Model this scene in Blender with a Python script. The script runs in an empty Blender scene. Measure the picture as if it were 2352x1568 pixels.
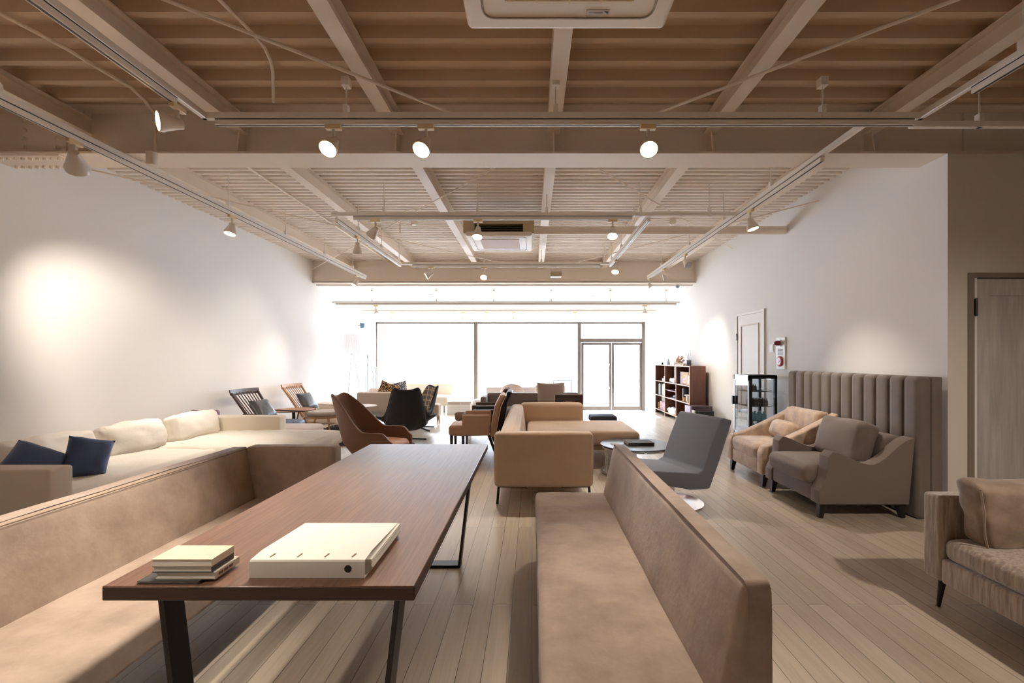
import bpy, bmesh, math, random
from mathutils import Vector, Matrix, noise

random.seed(7)
S = bpy.context.scene
COL = S.collection
PI = math.pi

# ---------------------------------------------------------------- camera
W_PX, H_PX, F_PX = 2352, 1568, 1045.0
VPX, VPY, EYE = 1222.0, 823.0, 1.35
cam_data = bpy.data.cameras.new('camera')
cam = bpy.data.objects.new('camera', cam_data)
COL.objects.link(cam)
cam.location = (0, 0, EYE)
cam.rotation_euler = (PI / 2, 0, 0)
cam_data.sensor_width = 36.0
cam_data.lens = F_PX / W_PX * 36.0
cam_data.shift_x = (W_PX / 2 - VPX) / W_PX
cam_data.shift_y = (VPY - H_PX / 2) / W_PX
cam_data.clip_start = 0.05
S.camera = cam

# ---------------------------------------------------------------- exposure
S.view_settings.view_transform = 'Standard'
S.view_settings.look = 'None'
S.view_settings.gamma = 1.0
S.view_settings.use_curve_mapping = False
S.view_settings.exposure = 0.33
cy = S.cycles
cy.use_denoising = True
cy.max_bounces = 10
cy.diffuse_bounces = 6
cy.glossy_bounces = 4
cy.transparent_max_bounces = 12
cy.sample_clamp_indirect = 6.0
cy.caustics_reflective = False
cy.caustics_refractive = False

# ---------------------------------------------------------------- daylight
SKY = 42.0
world = bpy.data.worlds.new('overcast_sky')
S.world = world
world.use_nodes = True
bg = world.node_tree.nodes['Background']
bg.inputs[0].default_value = (0.82, 0.91, 1.0, 1)
# overcast sky, a little brighter overhead than at the horizon
_n, _l = world.node_tree.nodes, world.node_tree.links
_tc = _n.new('ShaderNodeTexCoord'); _sp = _n.new('ShaderNodeSeparateXYZ'); _mr = _n.new('ShaderNodeMapRange')
_l.new(_tc.outputs['Generated'], _sp.inputs[0]); _l.new(_sp.outputs['Z'], _mr.inputs['Value'])
_mr.inputs['From Min'].default_value = 0.0; _mr.inputs['From Max'].default_value = 0.7
_mr.inputs['To Min'].default_value = SKY * .75; _mr.inputs['To Max'].default_value = SKY
_l.new(_mr.outputs[0], bg.inputs[1])

def portal(x, y, z, sx, sz):
    l = bpy.data.lights.new('window_portal', 'AREA')
    l.shape = 'RECTANGLE'; l.size = sx; l.size_y = sz
    l.cycles.is_portal = True
    o = bpy.data.objects.new('window_portal', l)
    o.location = (x, y, z); o.rotation_euler = (-PI / 2, 0, 0)
    COL.objects.link(o)
portal(-0.67, 13.75, 1.1, 8.1, 2.7)

# ---------------------------------------------------------------- materials
def lin(c):
    return tuple(((v / 255) / 12.92 if v / 255 <= .04045 else ((v / 255 + .055) / 1.055) ** 2.4) for v in c)

MATS = {}
def mat(name, rgb, rough=.6, metal=0., var=0., vscale=3., bump=0., bscale=80., sheen=0., stretch=(1, 1, 1),
        emit=0., spec=.5, alpha=1., coat=0., rgb2=None, detail=4., trans=0.):
    if name in MATS: return MATS[name]
    m = bpy.data.materials.new(name); m.use_nodes = True
    nt = m.node_tree; N = nt.nodes; L = nt.links
    b = N['Principled BSDF']
    c = lin(rgb)
    b.inputs['Base Color'].default_value = (*c, 1)
    b.inputs['Roughness'].default_value = rough
    b.inputs['Metallic'].default_value = metal
    b.inputs['Specular IOR Level'].default_value = spec
    if sheen: b.inputs['Sheen Weight'].default_value = sheen; b.inputs['Sheen Roughness'].default_value = .4
    if coat: b.inputs['Coat Weight'].default_value = coat; b.inputs['Coat Roughness'].default_value = .15
    if alpha < 1: b.inputs['Alpha'].default_value = alpha
    if trans: b.inputs['Transmission Weight'].default_value = trans
    if emit:
        b.inputs['Emission Color'].default_value = (*c, 1); b.inputs['Emission Strength'].default_value = emit
    if var or bump or rgb2:
        tc = N.new('ShaderNodeTexCoord'); mp = N.new('ShaderNodeMapping')
        mp.inputs['Scale'].default_value = stretch
        L.new(tc.outputs['Object'], mp.inputs['Vector'])
    if var or rgb2:
        n = N.new('ShaderNodeTexNoise'); n.inputs['Scale'].default_value = vscale
        n.inputs['Detail'].default_value = detail; n.inputs['Roughness'].default_value = .6
        L.new(mp.outputs[0], n.inputs['Vector'])
        r = N.new('ShaderNodeValToRGB')
        r.color_ramp.elements[0].position = .34; r.color_ramp.elements[1].position = .66
        c2 = lin(rgb2) if rgb2 else tuple(v * (1 - var) for v in c)
        c1 = c if rgb2 else tuple(min(1, v * (1 + var * .6)) for v in c)
        r.color_ramp.elements[0].color = (*c2, 1); r.color_ramp.elements[1].color = (*c1, 1)
        L.new(n.outputs['Fac'], r.inputs[0]); L.new(r.outputs[0], b.inputs['Base Color'])
    if bump:
        n2 = N.new('ShaderNodeTexNoise'); n2.inputs['Scale'].default_value = bscale; n2.inputs['Detail'].default_value = 3
        L.new(mp.outputs[0], n2.inputs['Vector'])
        bp = N.new('ShaderNodeBump'); bp.inputs['Strength'].default_value = bump; bp.inputs['Distance'].default_value = .01
        L.new(n2.outputs['Fac'], bp.inputs['Height']); L.new(bp.outputs[0], b.inputs['Normal'])
    MATS[name] = m
    return m

def shade_material():
    m = bpy.data.materials.new('lamp_shade_fabric'); m.use_nodes = True
    nt = m.node_tree; N = nt.nodes; L = nt.links; b = N['Principled BSDF']
    b.inputs['Base Color'].default_value = (.9, .9, .92, 1); b.inputs['Roughness'].default_value = .9
    t = N.new('ShaderNodeBsdfTranslucent'); t.inputs[0].default_value = (.9, .9, .92, 1)
    mx = N.new('ShaderNodeMixShader'); mx.inputs[0].default_value = .6
    L.new(b.outputs[0], mx.inputs[1]); L.new(t.outputs[0], mx.inputs[2]); L.new(mx.outputs[0], N['Material Output'].inputs[0])
    return m

def floor_material():
    m = bpy.data.materials.new('oak_planks'); m.use_nodes = True
    nt = m.node_tree; N = nt.nodes; L = nt.links; b = N['Principled BSDF']
    tc = N.new('ShaderNodeTexCoord')
    mp = N.new('ShaderNodeMapping'); mp.inputs['Rotation'].default_value = (0, 0, PI / 2)
    L.new(tc.outputs['Object'], mp.inputs['Vector'])
    def brick(c1, c2, mo, ms):
        t = N.new('ShaderNodeTexBrick')
        t.inputs['Color1'].default_value = c1; t.inputs['Color2'].default_value = c2; t.inputs['Mortar'].default_value = mo
        t.inputs['Scale'].default_value = 1.0; t.inputs['Brick Width'].default_value = 1.82
        t.inputs['Row Height'].default_value = .108; t.inputs['Mortar Size'].default_value = ms
        t.inputs['Mortar Smooth'].default_value = .1; t.inputs['Bias'].default_value = 0
        t.offset = .37; t.offset_frequency = 2
        L.new(mp.outputs[0], t.inputs['Vector']); return t
    t = brick((0, 0, 0, 1), (1, 1, 1, 1), (.5, .5, .5, 1), 0.0)
    t2 = brick((1, 1, 1, 1), (1, 1, 1, 1), (0, 0, 0, 1), .0016)
    ramp = N.new('ShaderNodeValToRGB')
    e = ramp.color_ramp.elements
    e[0].position = 0; e[0].color = (*lin((186, 172, 155)), 1)
    e[1].position = 1; e[1].color = (*lin((206, 193, 176)), 1)
    k = ramp.color_ramp.elements.new(.5); k.color = (*lin((196, 182, 164)), 1)
    L.new(t.outputs['Color'], ramp.inputs[0])
    # grain along the boards
    mg = N.new('ShaderNodeMapping'); mg.inputs['Scale'].default_value = (22, 1.3, 1)
    L.new(tc.outputs['Object'], mg.inputs['Vector'])
    ad = N.new('ShaderNodeVectorMath'); ad.operation = 'ADD'
    L.new(mg.outputs[0], ad.inputs[0]); L.new(t.outputs['Color'], ad.inputs[1])
    g = N.new('ShaderNodeTexNoise'); g.inputs['Scale'].default_value = 1.6; g.inputs['Detail'].default_value = 7
    g.inputs['Distortion'].default_value = 1.2
    L.new(ad.outputs[0], g.inputs['Vector'])
    gr = N.new('ShaderNodeValToRGB'); gr.color_ramp.elements[0].position = .3; gr.color_ramp.elements[1].position = .62
    gr.color_ramp.elements[0].color = (.82, .80, .77, 1); gr.color_ramp.elements[1].color = (1, 1, 1, 1)
    L.new(g.outputs['Fac'], gr.inputs[0])
    mx = N.new('ShaderNodeMix'); mx.data_type = 'RGBA'; mx.blend_type = 'MULTIPLY'; mx.inputs[0].default_value = .75
    L.new(ramp.outputs[0], mx.inputs[6]); L.new(gr.outputs[0], mx.inputs[7])
    # knots
    mk = N.new('ShaderNodeMapping'); mk.inputs['Scale'].default_value = (3.4, 1.5, 1)
    L.new(tc.outputs['Object'], mk.inputs['Vector'])
    v = N.new('ShaderNodeTexVoronoi'); v.inputs['Scale'].default_value = 1.0; v.inputs['Randomness'].default_value = 1
    L.new(mk.outputs[0], v.inputs['Vector'])
    kr = N.new('ShaderNodeValToRGB'); kr.color_ramp.elements[0].position = .018; kr.color_ramp.elements[1].position = .06
    kr.color_ramp.elements[0].color = (.38, .27, .17, 1); kr.color_ramp.elements[1].color = (1, 1, 1, 1)
    L.new(v.outputs['Distance'], kr.inputs[0])
    m2 = N.new('ShaderNodeMix'); m2.data_type = 'RGBA'; m2.blend_type = 'MULTIPLY'; m2.inputs[0].default_value = .85
    L.new(mx.outputs[2], m2.inputs[6]); L.new(kr.outputs[0], m2.inputs[7])
    m3 = N.new('ShaderNodeMix'); m3.data_type = 'RGBA'; m3.blend_type = 'MULTIPLY'; m3.inputs[0].default_value = .8
    L.new(m2.outputs[2], m3.inputs[6]); L.new(t2.outputs['Color'], m3.inputs[7])
    L.new(m3.outputs[2], b.inputs['Base Color'])
    b.inputs['Roughness'].default_value = .3
    b.inputs['Specular IOR Level'].default_value = .5
    bp = N.new('ShaderNodeBump'); bp.inputs['Strength'].default_value = .35; bp.inputs['Distance'].default_value = .004
    L.new(t2.outputs['Color'], bp.inputs['Height'])
    bp2 = N.new('ShaderNodeBump'); bp2.inputs['Strength'].default_value = .12; bp2.inputs['Distance'].default_value = .003
    L.new(g.outputs['Fac'], bp2.inputs['Height']); L.new(bp.outputs[0], bp2.inputs['Normal'])
    L.new(bp2.outputs[0], b.inputs['Normal'])
    return m

def glass_material(name, tint=(1, 1, 1), refl=.06):
    m = bpy.data.materials.new(name); m.use_nodes = True
    nt = m.node_tree; N = nt.nodes; L = nt.links; N.clear()
    o = N.new('ShaderNodeOutputMaterial'); t = N.new('ShaderNodeBsdfTransparent'); g = N.new('ShaderNodeBsdfGlossy')
    t.inputs[0].default_value = (*tint, 1); g.inputs['Roughness'].default_value = .03
    mx = N.new('ShaderNodeMixShader'); lw = N.new('ShaderNodeLayerWeight'); lw.inputs[0].default_value = .25
    mt = N.new('ShaderNodeMath'); mt.operation = 'MULTIPLY_ADD'; mt.inputs[1].default_value = .5; mt.inputs[2].default_value = refl
    L.new(lw.outputs['Fresnel'], mt.inputs[0]); L.new(mt.outputs[0], mx.inputs[0])
    L.new(t.outputs[0], mx.inputs[1]); L.new(g.outputs[0], mx.inputs[2]); L.new(mx.outputs[0], o.inputs[0])
    return m

def plaid_material():
    m = bpy.data.materials.new('plaid_wool'); m.use_nodes = True
    nt = m.node_tree; N = nt.nodes; L = nt.links; b = N['Principled BSDF']; b.inputs['Roughness'].default_value = .9
    tc = N.new('ShaderNodeTexCoord')
    outs = []
    for ax in ('X', 'Z'):
        w = N.new('ShaderNodeTexWave'); w.bands_direction = ax; w.inputs['Scale'].default_value = 3.2
        L.new(tc.outputs['Object'], w.inputs['Vector'])
        r = N.new('ShaderNodeValToRGB'); r.color_ramp.elements[0].position = .9; r.color_ramp.elements[1].position = .96
        L.new(w.outputs['Fac'], r.inputs[0]); outs.append(r)
    mx = N.new('ShaderNodeMix'); mx.data_type = 'RGBA'; mx.blend_type = 'LIGHTEN'; mx.inputs[0].default_value = 1
    L.new(outs[0].outputs[0], mx.inputs[6]); L.new(outs[1].outputs[0], mx.inputs[7])
    r = N.new('ShaderNodeValToRGB'); r.color_ramp.elements[0].color = (*lin((126, 114, 104)), 1); r.color_ramp.elements[1].color = (*lin((214, 196, 170)), 1)
    L.new(mx.outputs[2], r.inputs[0]); L.new(r.outputs[0], b.inputs['Base Color'])
    return m

def leopard_material(name, a, c, scale):
    m = bpy.data.materials.new(name); m.use_nodes = True
    nt = m.node_tree; N = nt.nodes; L = nt.links; b = N['Principled BSDF']; b.inputs['Roughness'].default_value = .9
    tc = N.new('ShaderNodeTexCoord'); v = N.new('ShaderNodeTexVoronoi'); v.feature = 'DISTANCE_TO_EDGE'; v.inputs['Scale'].default_value = scale
    L.new(tc.outputs['Object'], v.inputs['Vector'])
    r = N.new('ShaderNodeValToRGB'); r.color_ramp.elements[0].position = .12; r.color_ramp.elements[1].position = .2
    r.color_ramp.elements[0].color = (*lin(a), 1); r.color_ramp.elements[1].color = (*lin(c), 1)
    L.new(v.outputs['Distance'], r.inputs[0]); L.new(r.outputs[0], b.inputs['Base Color'])
    return m

WALL = mat('wall_paint', (242, 240, 238), .8, bump=.05, bscale=120)
GWALL = mat('greige_wall_paint', (226, 220, 210), .8, bump=.08, bscale=160)
CEIL = mat('ceiling_paint_warm_lit', (208, 182, 154), .6)  # far deck's paint, browned to put the warm bounce light into its colour
DECK = mat('deck_paint', (238, 228, 216), .6)
STEEL = mat('painted_steel', (234, 220, 204), .5)
TRACKM = mat('track_paint', (236, 228, 218), .4)
TRACKD = mat('track_groove', (60, 55, 50), .5)
ADAPT = mat('cream_plastic', (224, 200, 152), .45)
LAMPW = mat('lamp_white', (226, 216, 204), .35)
FLOOR = floor_material()
TILE = mat('entrance_tile', (225, 222, 216), .4, var=.05)
FRAME = mat('bronze_frame', (104, 92, 82), .45, metal=.3)
GLASS = glass_material('clear_glass', (1, 1, 1), .03)
FGLASS = glass_material('fridge_glass', (.93, .96, .98), .10)
CHROME = mat('chrome', (225, 225, 228), .12, metal=1.)
BLACKM = mat('black_metal', (24, 21, 20), .45)
DARKWD = mat('dark_walnut', (130, 94, 72), .38, rgb2=(106, 74, 57), vscale=2.2, stretch=(40, 1.5, 30), bump=.10, bscale=2.5, detail=6, coat=.15)
EDGESHADE = mat('dark_walnut_in_shade', (70, 47, 36), .45, rgb2=(56, 37, 28), vscale=3, stretch=(2, 20, 40))  # the tabletop walnut, darkened to stand for its unlit faces
SUEDE = mat('taupe_suede', (186, 166, 150), .95, rgb2=(158, 138, 123), vscale=4.5, bump=.15, bscale=30, sheen=.35, detail=6)
SEAM = mat('seam_thread', (110, 90, 74), .9)
CREAM = mat('cream_cotton', (246, 240, 230), .9, bump=.35, bscale=13, sheen=.1)
CREAM2 = mat('cream_frame_fabric', (232, 222, 206), .9, bump=.06, bscale=200)
NAVY = mat('navy_cotton', (74, 88, 124), .95, bump=.1, bscale=150, sheen=.2)
TAN = mat('tan_fabric', (208, 180, 152), .92, bump=.06, bscale=200, sheen=.2)
TANV = mat('tan_velvet', (208, 182, 156), .8, rgb2=(200, 172, 146), vscale=4, sheen=.5)
BROWNL = mat('brown_leather', (132, 98, 78), .5, bump=.05, bscale=150)
BLACKF = mat('black_fabric', (38, 38, 42), .85, sheen=.2, bump=.05, bscale=250)
GREYF = mat('grey_chair_fabric', (116, 120, 134), .9, sheen=.15, bump=.06, bscale=250)
GREYL = mat('light_grey_fabric', (170, 158, 148), .9, bump=.05, bscale=250)
LILAC = mat('pale_lilac_fabric', (222, 208, 202), .9)
PURPLE = mat('purple_leather', (122, 88, 104), .55)
HEADF = mat('headboard_velvet', (120, 110, 102), .85, rgb2=(106, 97, 90), vscale=2.5, sheen=.35, bump=.05, bscale=250)
TAUPEF = mat('taupe_fabric', (118, 106, 98), .92, bump=.06, bscale=250, sheen=.15)
PEACH = mat('peach_velvet', (206, 180, 156), .75, rgb2=(168, 144, 124), vscale=9, sheen=.6, detail=8, bump=.08, bscale=60)
STRIPE = mat('streaked_velvet', (190, 174, 160), .75, rgb2=(140, 124, 110), vscale=14, stretch=(4, 4, .35), sheen=.6, detail=5, bump=.1, bscale=30)
CRUSH = mat('crushed_velvet', (164, 142, 124), .7, rgb2=(118, 98, 82), vscale=5, sheen=.6, detail=6, bump=.08, bscale=20)
DARKT = mat('dark_taupe_fabric', (98, 82, 72), .92, sheen=.1)
CHOCO = mat('chocolate_leather', (52, 40, 38), .5)
SHELFW = mat('walnut_shelf', (112, 70, 54), .5, rgb2=(92, 56, 43), vscale=2, stretch=(8, 8, 1.2), detail=5)
SHELFE = mat('shelf_edge_banding', (206, 168, 146), .5)
WHITE = mat('white_lacquer', (238, 236, 232), .4)
PAPER = mat('paper', (236, 232, 224), .85)
DOORW = mat('white_door_paint', (232, 228, 220), .5)
DOORG = mat('grey_wood_door', (204, 198, 196), .6, rgb2=(176, 170, 168), vscale=2.2, stretch=(9, 9, .8), detail=6)
DOORF = mat('grey_door_frame', (140, 128, 118), .6)
OAK = mat('light_oak', (186, 142, 102), .5, rgb2=(160, 118, 82), vscale=3, stretch=(12, 12, 1))
WENGE = mat('wenge', (62, 42, 36), .45)
WOODT = mat('walnut_tabletop', (156, 108, 76), .4, rgb2=(136, 90, 62), vscale=3, stretch=(2, 12, 2))
LEATHB = mat('black_leather', (30, 29, 31), .35)
BLUEL = mat('slate_blue_leather', (78, 92, 116), .5)
RED = mat('alarm_red', (170, 24, 40), .35)
DARKR = mat('alarm_lamp_red', (110, 16, 24), .25)
BLUEB = mat('blue_bottle', (140, 200, 216), .2)
BLACKP = mat('black_plastic', (24, 24, 26), .4)
SILV = mat('brushed_silver', (190, 194, 200), .35, metal=.8)
SHAG = mat('shag_fibre', (112, 102, 98), 1., rgb2=(66, 60, 60), vscale=60)
ACW = mat('air_conditioner_white', (232, 220, 204), .45)
ACG = mat('air_conditioner_beige', (176, 156, 120), .55)
ACD = mat('air_conditioner_dark', (52, 44, 34), .6)
BINDER = mat('frosted_plastic', (240, 236, 226), .45, spec=.5)
TABLEB = mat('black_tabletop', (52, 52, 56), .32)
GREYBK = mat('grey_book_cloth', (82, 82, 84), .7)
def lens_mat(name, s, rgb=(255, 214, 160)): return mat(name, rgb, .5, emit=s)
LENS_ON = lens_mat('lamp_lens_lit', 26.)
LENS_DIM = lens_mat('lamp_lens_dim', 4.)
LENS_OFF = mat('lamp_lens_off', (190, 190, 190), .2)

# ---------------------------------------------------------------- mesh helpers
def nb(): return bmesh.new()
def box(b, x0, x1, y0, y1, z0, z1):
    vs = [b.verts.new(p) for p in ((x0, y0, z0), (x1, y0, z0), (x1, y1, z0), (x0, y1, z0), (x0, y0, z1), (x1, y0, z1), (x1, y1, z1), (x0, y1, z1))]
    for f in ((0, 3, 2, 1), (4, 5, 6, 7), (0, 1, 5, 4), (1, 2, 6, 5), (2, 3, 7, 6), (3, 0, 4, 7)): b.faces.new([vs[i] for i in f])
    return b
def bx(*a): return box(nb(), *a)
def bev(b, r, seg=2):
    bmesh.ops.bevel(b, geom=list(b.edges), offset=r, segments=seg, affect='EDGES', profile=.5, clamp_overlap=True)
    return b
def bbox_(r, *a, seg=2): return bev(bx(*a), r, seg)
def obox(b, p0, p1, w, h, up=(0, 0, 1)):
    """bar from p0 to p1, w across, h along 'up'"""
    p0, p1 = Vector(p0), Vector(p1); d = (p1 - p0).normalized(); u = Vector(up)
    if abs(d.dot(u)) > .98: u = Vector((0, 1, 0))
    s = d.cross(u).normalized(); u = s.cross(d).normalized()
    vs = []
    for p in (p0, p1):
        for a, c in ((-1, -1), (1, -1), (1, 1), (-1, 1)): vs.append(b.verts.new(p + s * a * w / 2 + u * c * h / 2))
    for f in ((0, 1, 2, 3), (7, 6, 5, 4), (0, 4, 5, 1), (1, 5, 6, 2), (2, 6, 7, 3), (3, 7, 4, 0)): b.faces.new([vs[i] for i in f])
    return b
def tube(b, pts, r, n=10, r2=None):
    pts = [Vector(p) for p in pts]; rings = []
    for i, p in enumerate(pts):
        d = (pts[min(i + 1, len(pts) - 1)] - pts[max(i - 1, 0)]).normalized()
        u = Vector((0, 0, 1)) if abs(d.z) < .9 else Vector((1, 0, 0))
        s = d.cross(u).normalized(); u = s.cross(d)
        rr = r if r2 is None else r + (r2 - r) * i / (len(pts) - 1)
        rings.append([b.verts.new(p + (s * math.cos(t) + u * math.sin(t)) * rr) for t in [2 * PI * k / n for k in range(n)]])
    for a, c in zip(rings, rings[1:]):
        for k in range(n): b.faces.new((a[k], a[(k + 1) % n], c[(k + 1) % n], c[k]))
    b.faces.new(rings[0][::-1]); b.faces.new(rings[-1])
    return b
def lathe(b, prof, c=(0, 0, 0), n=28, cap=True):
    rings = []
    for r, z in prof:
        rings.append([b.verts.new((c[0] + r * math.cos(2 * PI * k / n), c[1] + r * math.sin(2 * PI * k / n), c[2] + z)) for k in range(n)])
    for a, d in zip(rings, rings[1:]):
        for k in range(n): b.faces.new((a[k], a[(k + 1) % n], d[(k + 1) % n], d[k]))
    if cap:
        b.faces.new(rings[0][::-1]); b.faces.new(rings[-1])
    return b
def prism(b, pts, axis, a, c):
    """extrude a 2-D outline along axis from a to c. axis X: pts are (y,z); Y: (x,z); Z: (x,y)"""
    def mk(p, t): return {'X': (t, p[0], p[1]), 'Y': (p[0], t, p[1]), 'Z': (p[0], p[1], t)}[axis]
    A = [b.verts.new(mk(p, a)) for p in pts]; B = [b.verts.new(mk(p, c)) for p in pts]
    n = len(pts)
    b.faces.new(A); b.faces.new(B[::-1])
    for k in range(n): b.faces.new((A[k], B[k], B[(k + 1) % n], A[(k + 1) % n]))
    bmesh.ops.recalc_face_normals(b, faces=b.faces)
    return b
def sbox(b, c, s, r, puff=(0, 0, 0), mid=6, wr=0., seed=0., fn=None, k=3, wf=6.):
    """upholstered block: rounded box with crowned faces and soft wrinkles"""
    h = [v / 2 for v in s]
    def ax(hh):
        rr = min(r, hh * .98); inn = hh - rr
        out = [inn + rr * math.tan(PI / 4 * (j / k)) for j in range(1, k + 1)]
        midp = [-inn + 2 * inn * j / mid for j in range(mid + 1)]
        return [-v for v in out[::-1]] + midp + out
    axs = [ax(v) for v in h]
    cache = {}
    def V(p):
        key = tuple(round(v, 5) for v in p)
        if key in cache: return cache[key]
        q = Vector(p); inn = Vector([max(-(h[i] - min(r, h[i] * .98)), min(h[i] - min(r, h[i] * .98), q[i])) for i in range(3)])
        d = q - inn
        if d.length > 1e-9:
            rr = min(r, min(h) * .98)
            dn = d.normalized()
            q2 = Vector([inn[i] + dn[i] * min(r, h[i] * .98) for i in range(3)])
        else: q2 = q
        u = [max(-1, min(1, q[i] / h[i])) for i in range(3)]
        f = [1 - u[i] ** 4 for i in range(3)]
        g = [1 - u[i] ** 2 for i in range(3)]
        q2.x += puff[0] * u[0] * g[1] * g[2]; q2.y += puff[1] * u[1] * g[0] * g[2]; q2.z += puff[2] * u[2] * (g[0] * .5 + f[0] * .5) * (g[1] * .5 + f[1] * .5)
        if wr:
            w = noise.noise(Vector((q2.x * wf, q2.y * wf, q2.z * wf + seed))) * wr
            w2 = noise.noise(Vector((q2.x * wf * 3.3 + 9, q2.y * wf * 1.2, q2.z * wf * 2 + seed))) * wr * .5
            dirn = Vector((u[0] ** 5, u[1] ** 5, u[2] ** 5)); 
            if dirn.length > 1e-6: q2 += dirn.normalized() * (w + w2)
        if fn: q2 = Vector(fn(q2))
        v = b.verts.new(Vector(c) + q2); cache[key] = v
        return v
    for a in range(3):
        o1, o2 = (a + 1) % 3, (a + 2) % 3
        for sgn in (-1, 1):
            e = sgn * axs[a][-1]
            for i in range(len(axs[o1]) - 1):
                for j in range(len(axs[o2]) - 1):
                    vs = []
                    for (ii, jj) in ((i, j), (i + 1, j), (i + 1, j + 1), (i, j + 1)):
                        p = [0, 0, 0]; p[a] = e; p[o1] = axs[o1][ii]; p[o2] = axs[o2][jj]; vs.append(V(p))
                    if sgn < 0: vs = vs[::-1]
                    try: b.faces.new(vs)
                    except ValueError: pass
    return b
def pillow(b, w, h, t, M, wr=.01, seed=0., n=16, pinch=.07):
    """scatter cushion lying in local xz, thickness along y, placed by matrix M"""
    rows = {}
    for side in (-1, 1):
        for i in range(n + 1):
            for j in range(n + 1):
                u, v = -1 + 2 * i / n, -1 + 2 * j / n
                edge = i in (0, n) or j in (0, n)
                if edge and side == 1: rows[(1, i, j)] = rows[(-1, i, j)]; continue
                th = (max(0, 1 - u ** 4) * max(0, 1 - v ** 4)) ** .55 * t / 2
                x = u * w / 2 * (1 - pinch * (1 - v * v)); z = v * h / 2 * (1 - pinch * (1 - u * u))
                nn = noise.noise(Vector((x * 7 + seed, z * 7, side * 3.))) * wr + noise.noise(Vector((x * 20 + seed, z * 9, side * 5.))) * wr * .5
                p = Vector((x, side * (th + (nn if not edge else 0)), z))
                rows[(side, i, j)] = b.verts.new(M @ p)
    for side in (-1, 1):
        for i in range(n):
            for j in range(n):
                vs = [rows[(side, i, j)], rows[(side, i + 1, j)], rows[(side, i + 1, j + 1)], rows[(side, i, j + 1)]]
                if side > 0: vs = vs[::-1]
                b.faces.new(vs)
    return b
def TRS(loc, rx=0, ry=0, rz=0):
    return Matrix.Translation(loc) @ Matrix.Rotation(rz, 4, 'Z') @ Matrix.Rotation(ry, 4, 'Y') @ Matrix.Rotation(rx, 4, 'X')

# ---------------------------------------------------------------- object helpers
BASE = {}
def link_mesh(name, b, m, off=Vector(), smooth=True, ang=38):
    me = bpy.data.meshes.new(name)
    if off.length: bmesh.ops.translate(b, verts=b.verts, vec=-off)
    b.to_mesh(me); b.free()
    if smooth:
        me.shade_smooth(); me.set_sharp_from_angle(angle=math.radians(ang))
    if isinstance(m, (list, tuple)):
        for q in m: me.materials.append(q)
    else: me.materials.append(m)
    o = bpy.data.objects.new(name, me); COL.objects.link(o)
    return o
def thing(name, label, cat, loc=(0, 0, 0), rz=0., group=None, kind=None):
    o = bpy.data.objects.new(name, None); COL.objects.link(o)
    o.empty_display_size = .1
    o.location = loc; o.rotation_euler = (0, 0, rz)
    o['label'] = label; o['category'] = cat
    if group: o['group'] = group
    if kind: o['kind'] = kind
    BASE[o.name] = Vector(loc) if abs(rz) < 1e-6 else None
    return o
def part(name, b, m, parent, label=None, ang=38):
    """b in world coordinates for unrotated things, in local ones for rotated things"""
    base = BASE.get(parent.name)
    o = link_mesh(name, b, m, base if base is not None else Vector(), ang=ang)
    o.parent = parent; BASE[o.name] = base
    if label: o['label'] = label
    return o
def solo(name, b, m, label, cat, group=None, kind=None, ang=38):
    xs = [v.co for v in b.verts]
    off = Vector(((min(v.x for v in xs) + max(v.x for v in xs)) / 2, (min(v.y for v in xs) + max(v.y for v in xs)) / 2, min(v.z for v in xs)))
    o = link_mesh(name, b, m, off, ang=ang)
    o.location = off; BASE[o.name] = off
    o['label'] = label; o['category'] = cat
    if group: o['group'] = group
    if kind: o['kind'] = kind
    return o
def struct(name, b, m, label, cat='structure', ang=38):
    o = link_mesh(name, b, m, ang=ang); BASE[o.name] = Vector()
    o['kind'] = 'structure'; o['label'] = label; o['category'] = cat
    return o
def dup(root, loc, rz=None, label=None, group=None):
    r = root.copy(); COL.objects.link(r); r.location = loc
    if rz is not None: r.rotation_euler = (0, 0, rz)
    if label: r['label'] = label
    if group: r['group'] = group
    for ch in list(root.children):
        c = ch.copy(); COL.objects.link(c); c.parent = r
        for g in ch.children:
            d = g.copy(); COL.objects.link(d); d.parent = c
    return r
def at(x, y, Y):
    return Vector(((x - VPX) * Y / F_PX, Y, EYE - (y - VPY) * Y / F_PX))
# ================================================================ the room
XL, XR, YG, YH, YW = -4.7, 3.5, 3.83, 9.75, 13.55
ZB = 3.28   # underside of ceiling beams
b = nb()
box(b, -4.7, 6.2, -3.2, 3.84, -.25, 0); box(b, XL, XR, 3.84, 10.3, -.25, 0)
box(b, XL, 1.3, 10.3, YW, -.25, 0); box(b, 2.95, XR, 10.3, 11.7, -.25, 0)
struct('floor', b, FLOOR, 'pale oak plank floor running towards the shop window', 'floor')
struct('floor_entrance', bx(1.3, XR, 10.3, YW, -.3, -.2), TILE, 'sunken pale entrance floor inside the glass doors', 'floor')
struct('wall_left', bx(XL - .2, XL, -3.2, YW, -.3, 3.7), WALL, 'long white wall on the left', 'wall')
struct('wall_right', box(bx(XR, XR + .25, YG + .004, 4.12, -.3, 3.075), XR, XR + .25, 4.12, YW, -.3, 3.7), WALL, 'white wall on the right behind the headboard', 'wall')
# greige wall facing the camera, with the doorway
b = nb()
box(b, XR, 3.665, YG, YG + .004, 0, 3.08); box(b, 3.665, 4.62, YG, YG + .12, 2.07, 3.08); box(b, 4.62, 6.2, YG, YG + .12, 0, 3.08)
box(b, XR + .25, 6.2, YG + .12, YG + .25, 0, 3.6)
struct('wall_right_near', b, GWALL, 'greige wall beside the grey wooden door', 'wall')
struct('wall_side_near', bx(6.2, 6.4, -3.2, 4.0, 0, 3.7), GWALL, 'far right side wall of the near room', 'wall')
struct('wall_behind', bx(-4.9, 6.4, -3.4, -3.2, 0, 3.7), GWALL, 'wall at the near end of the showroom', 'wall')
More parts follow.
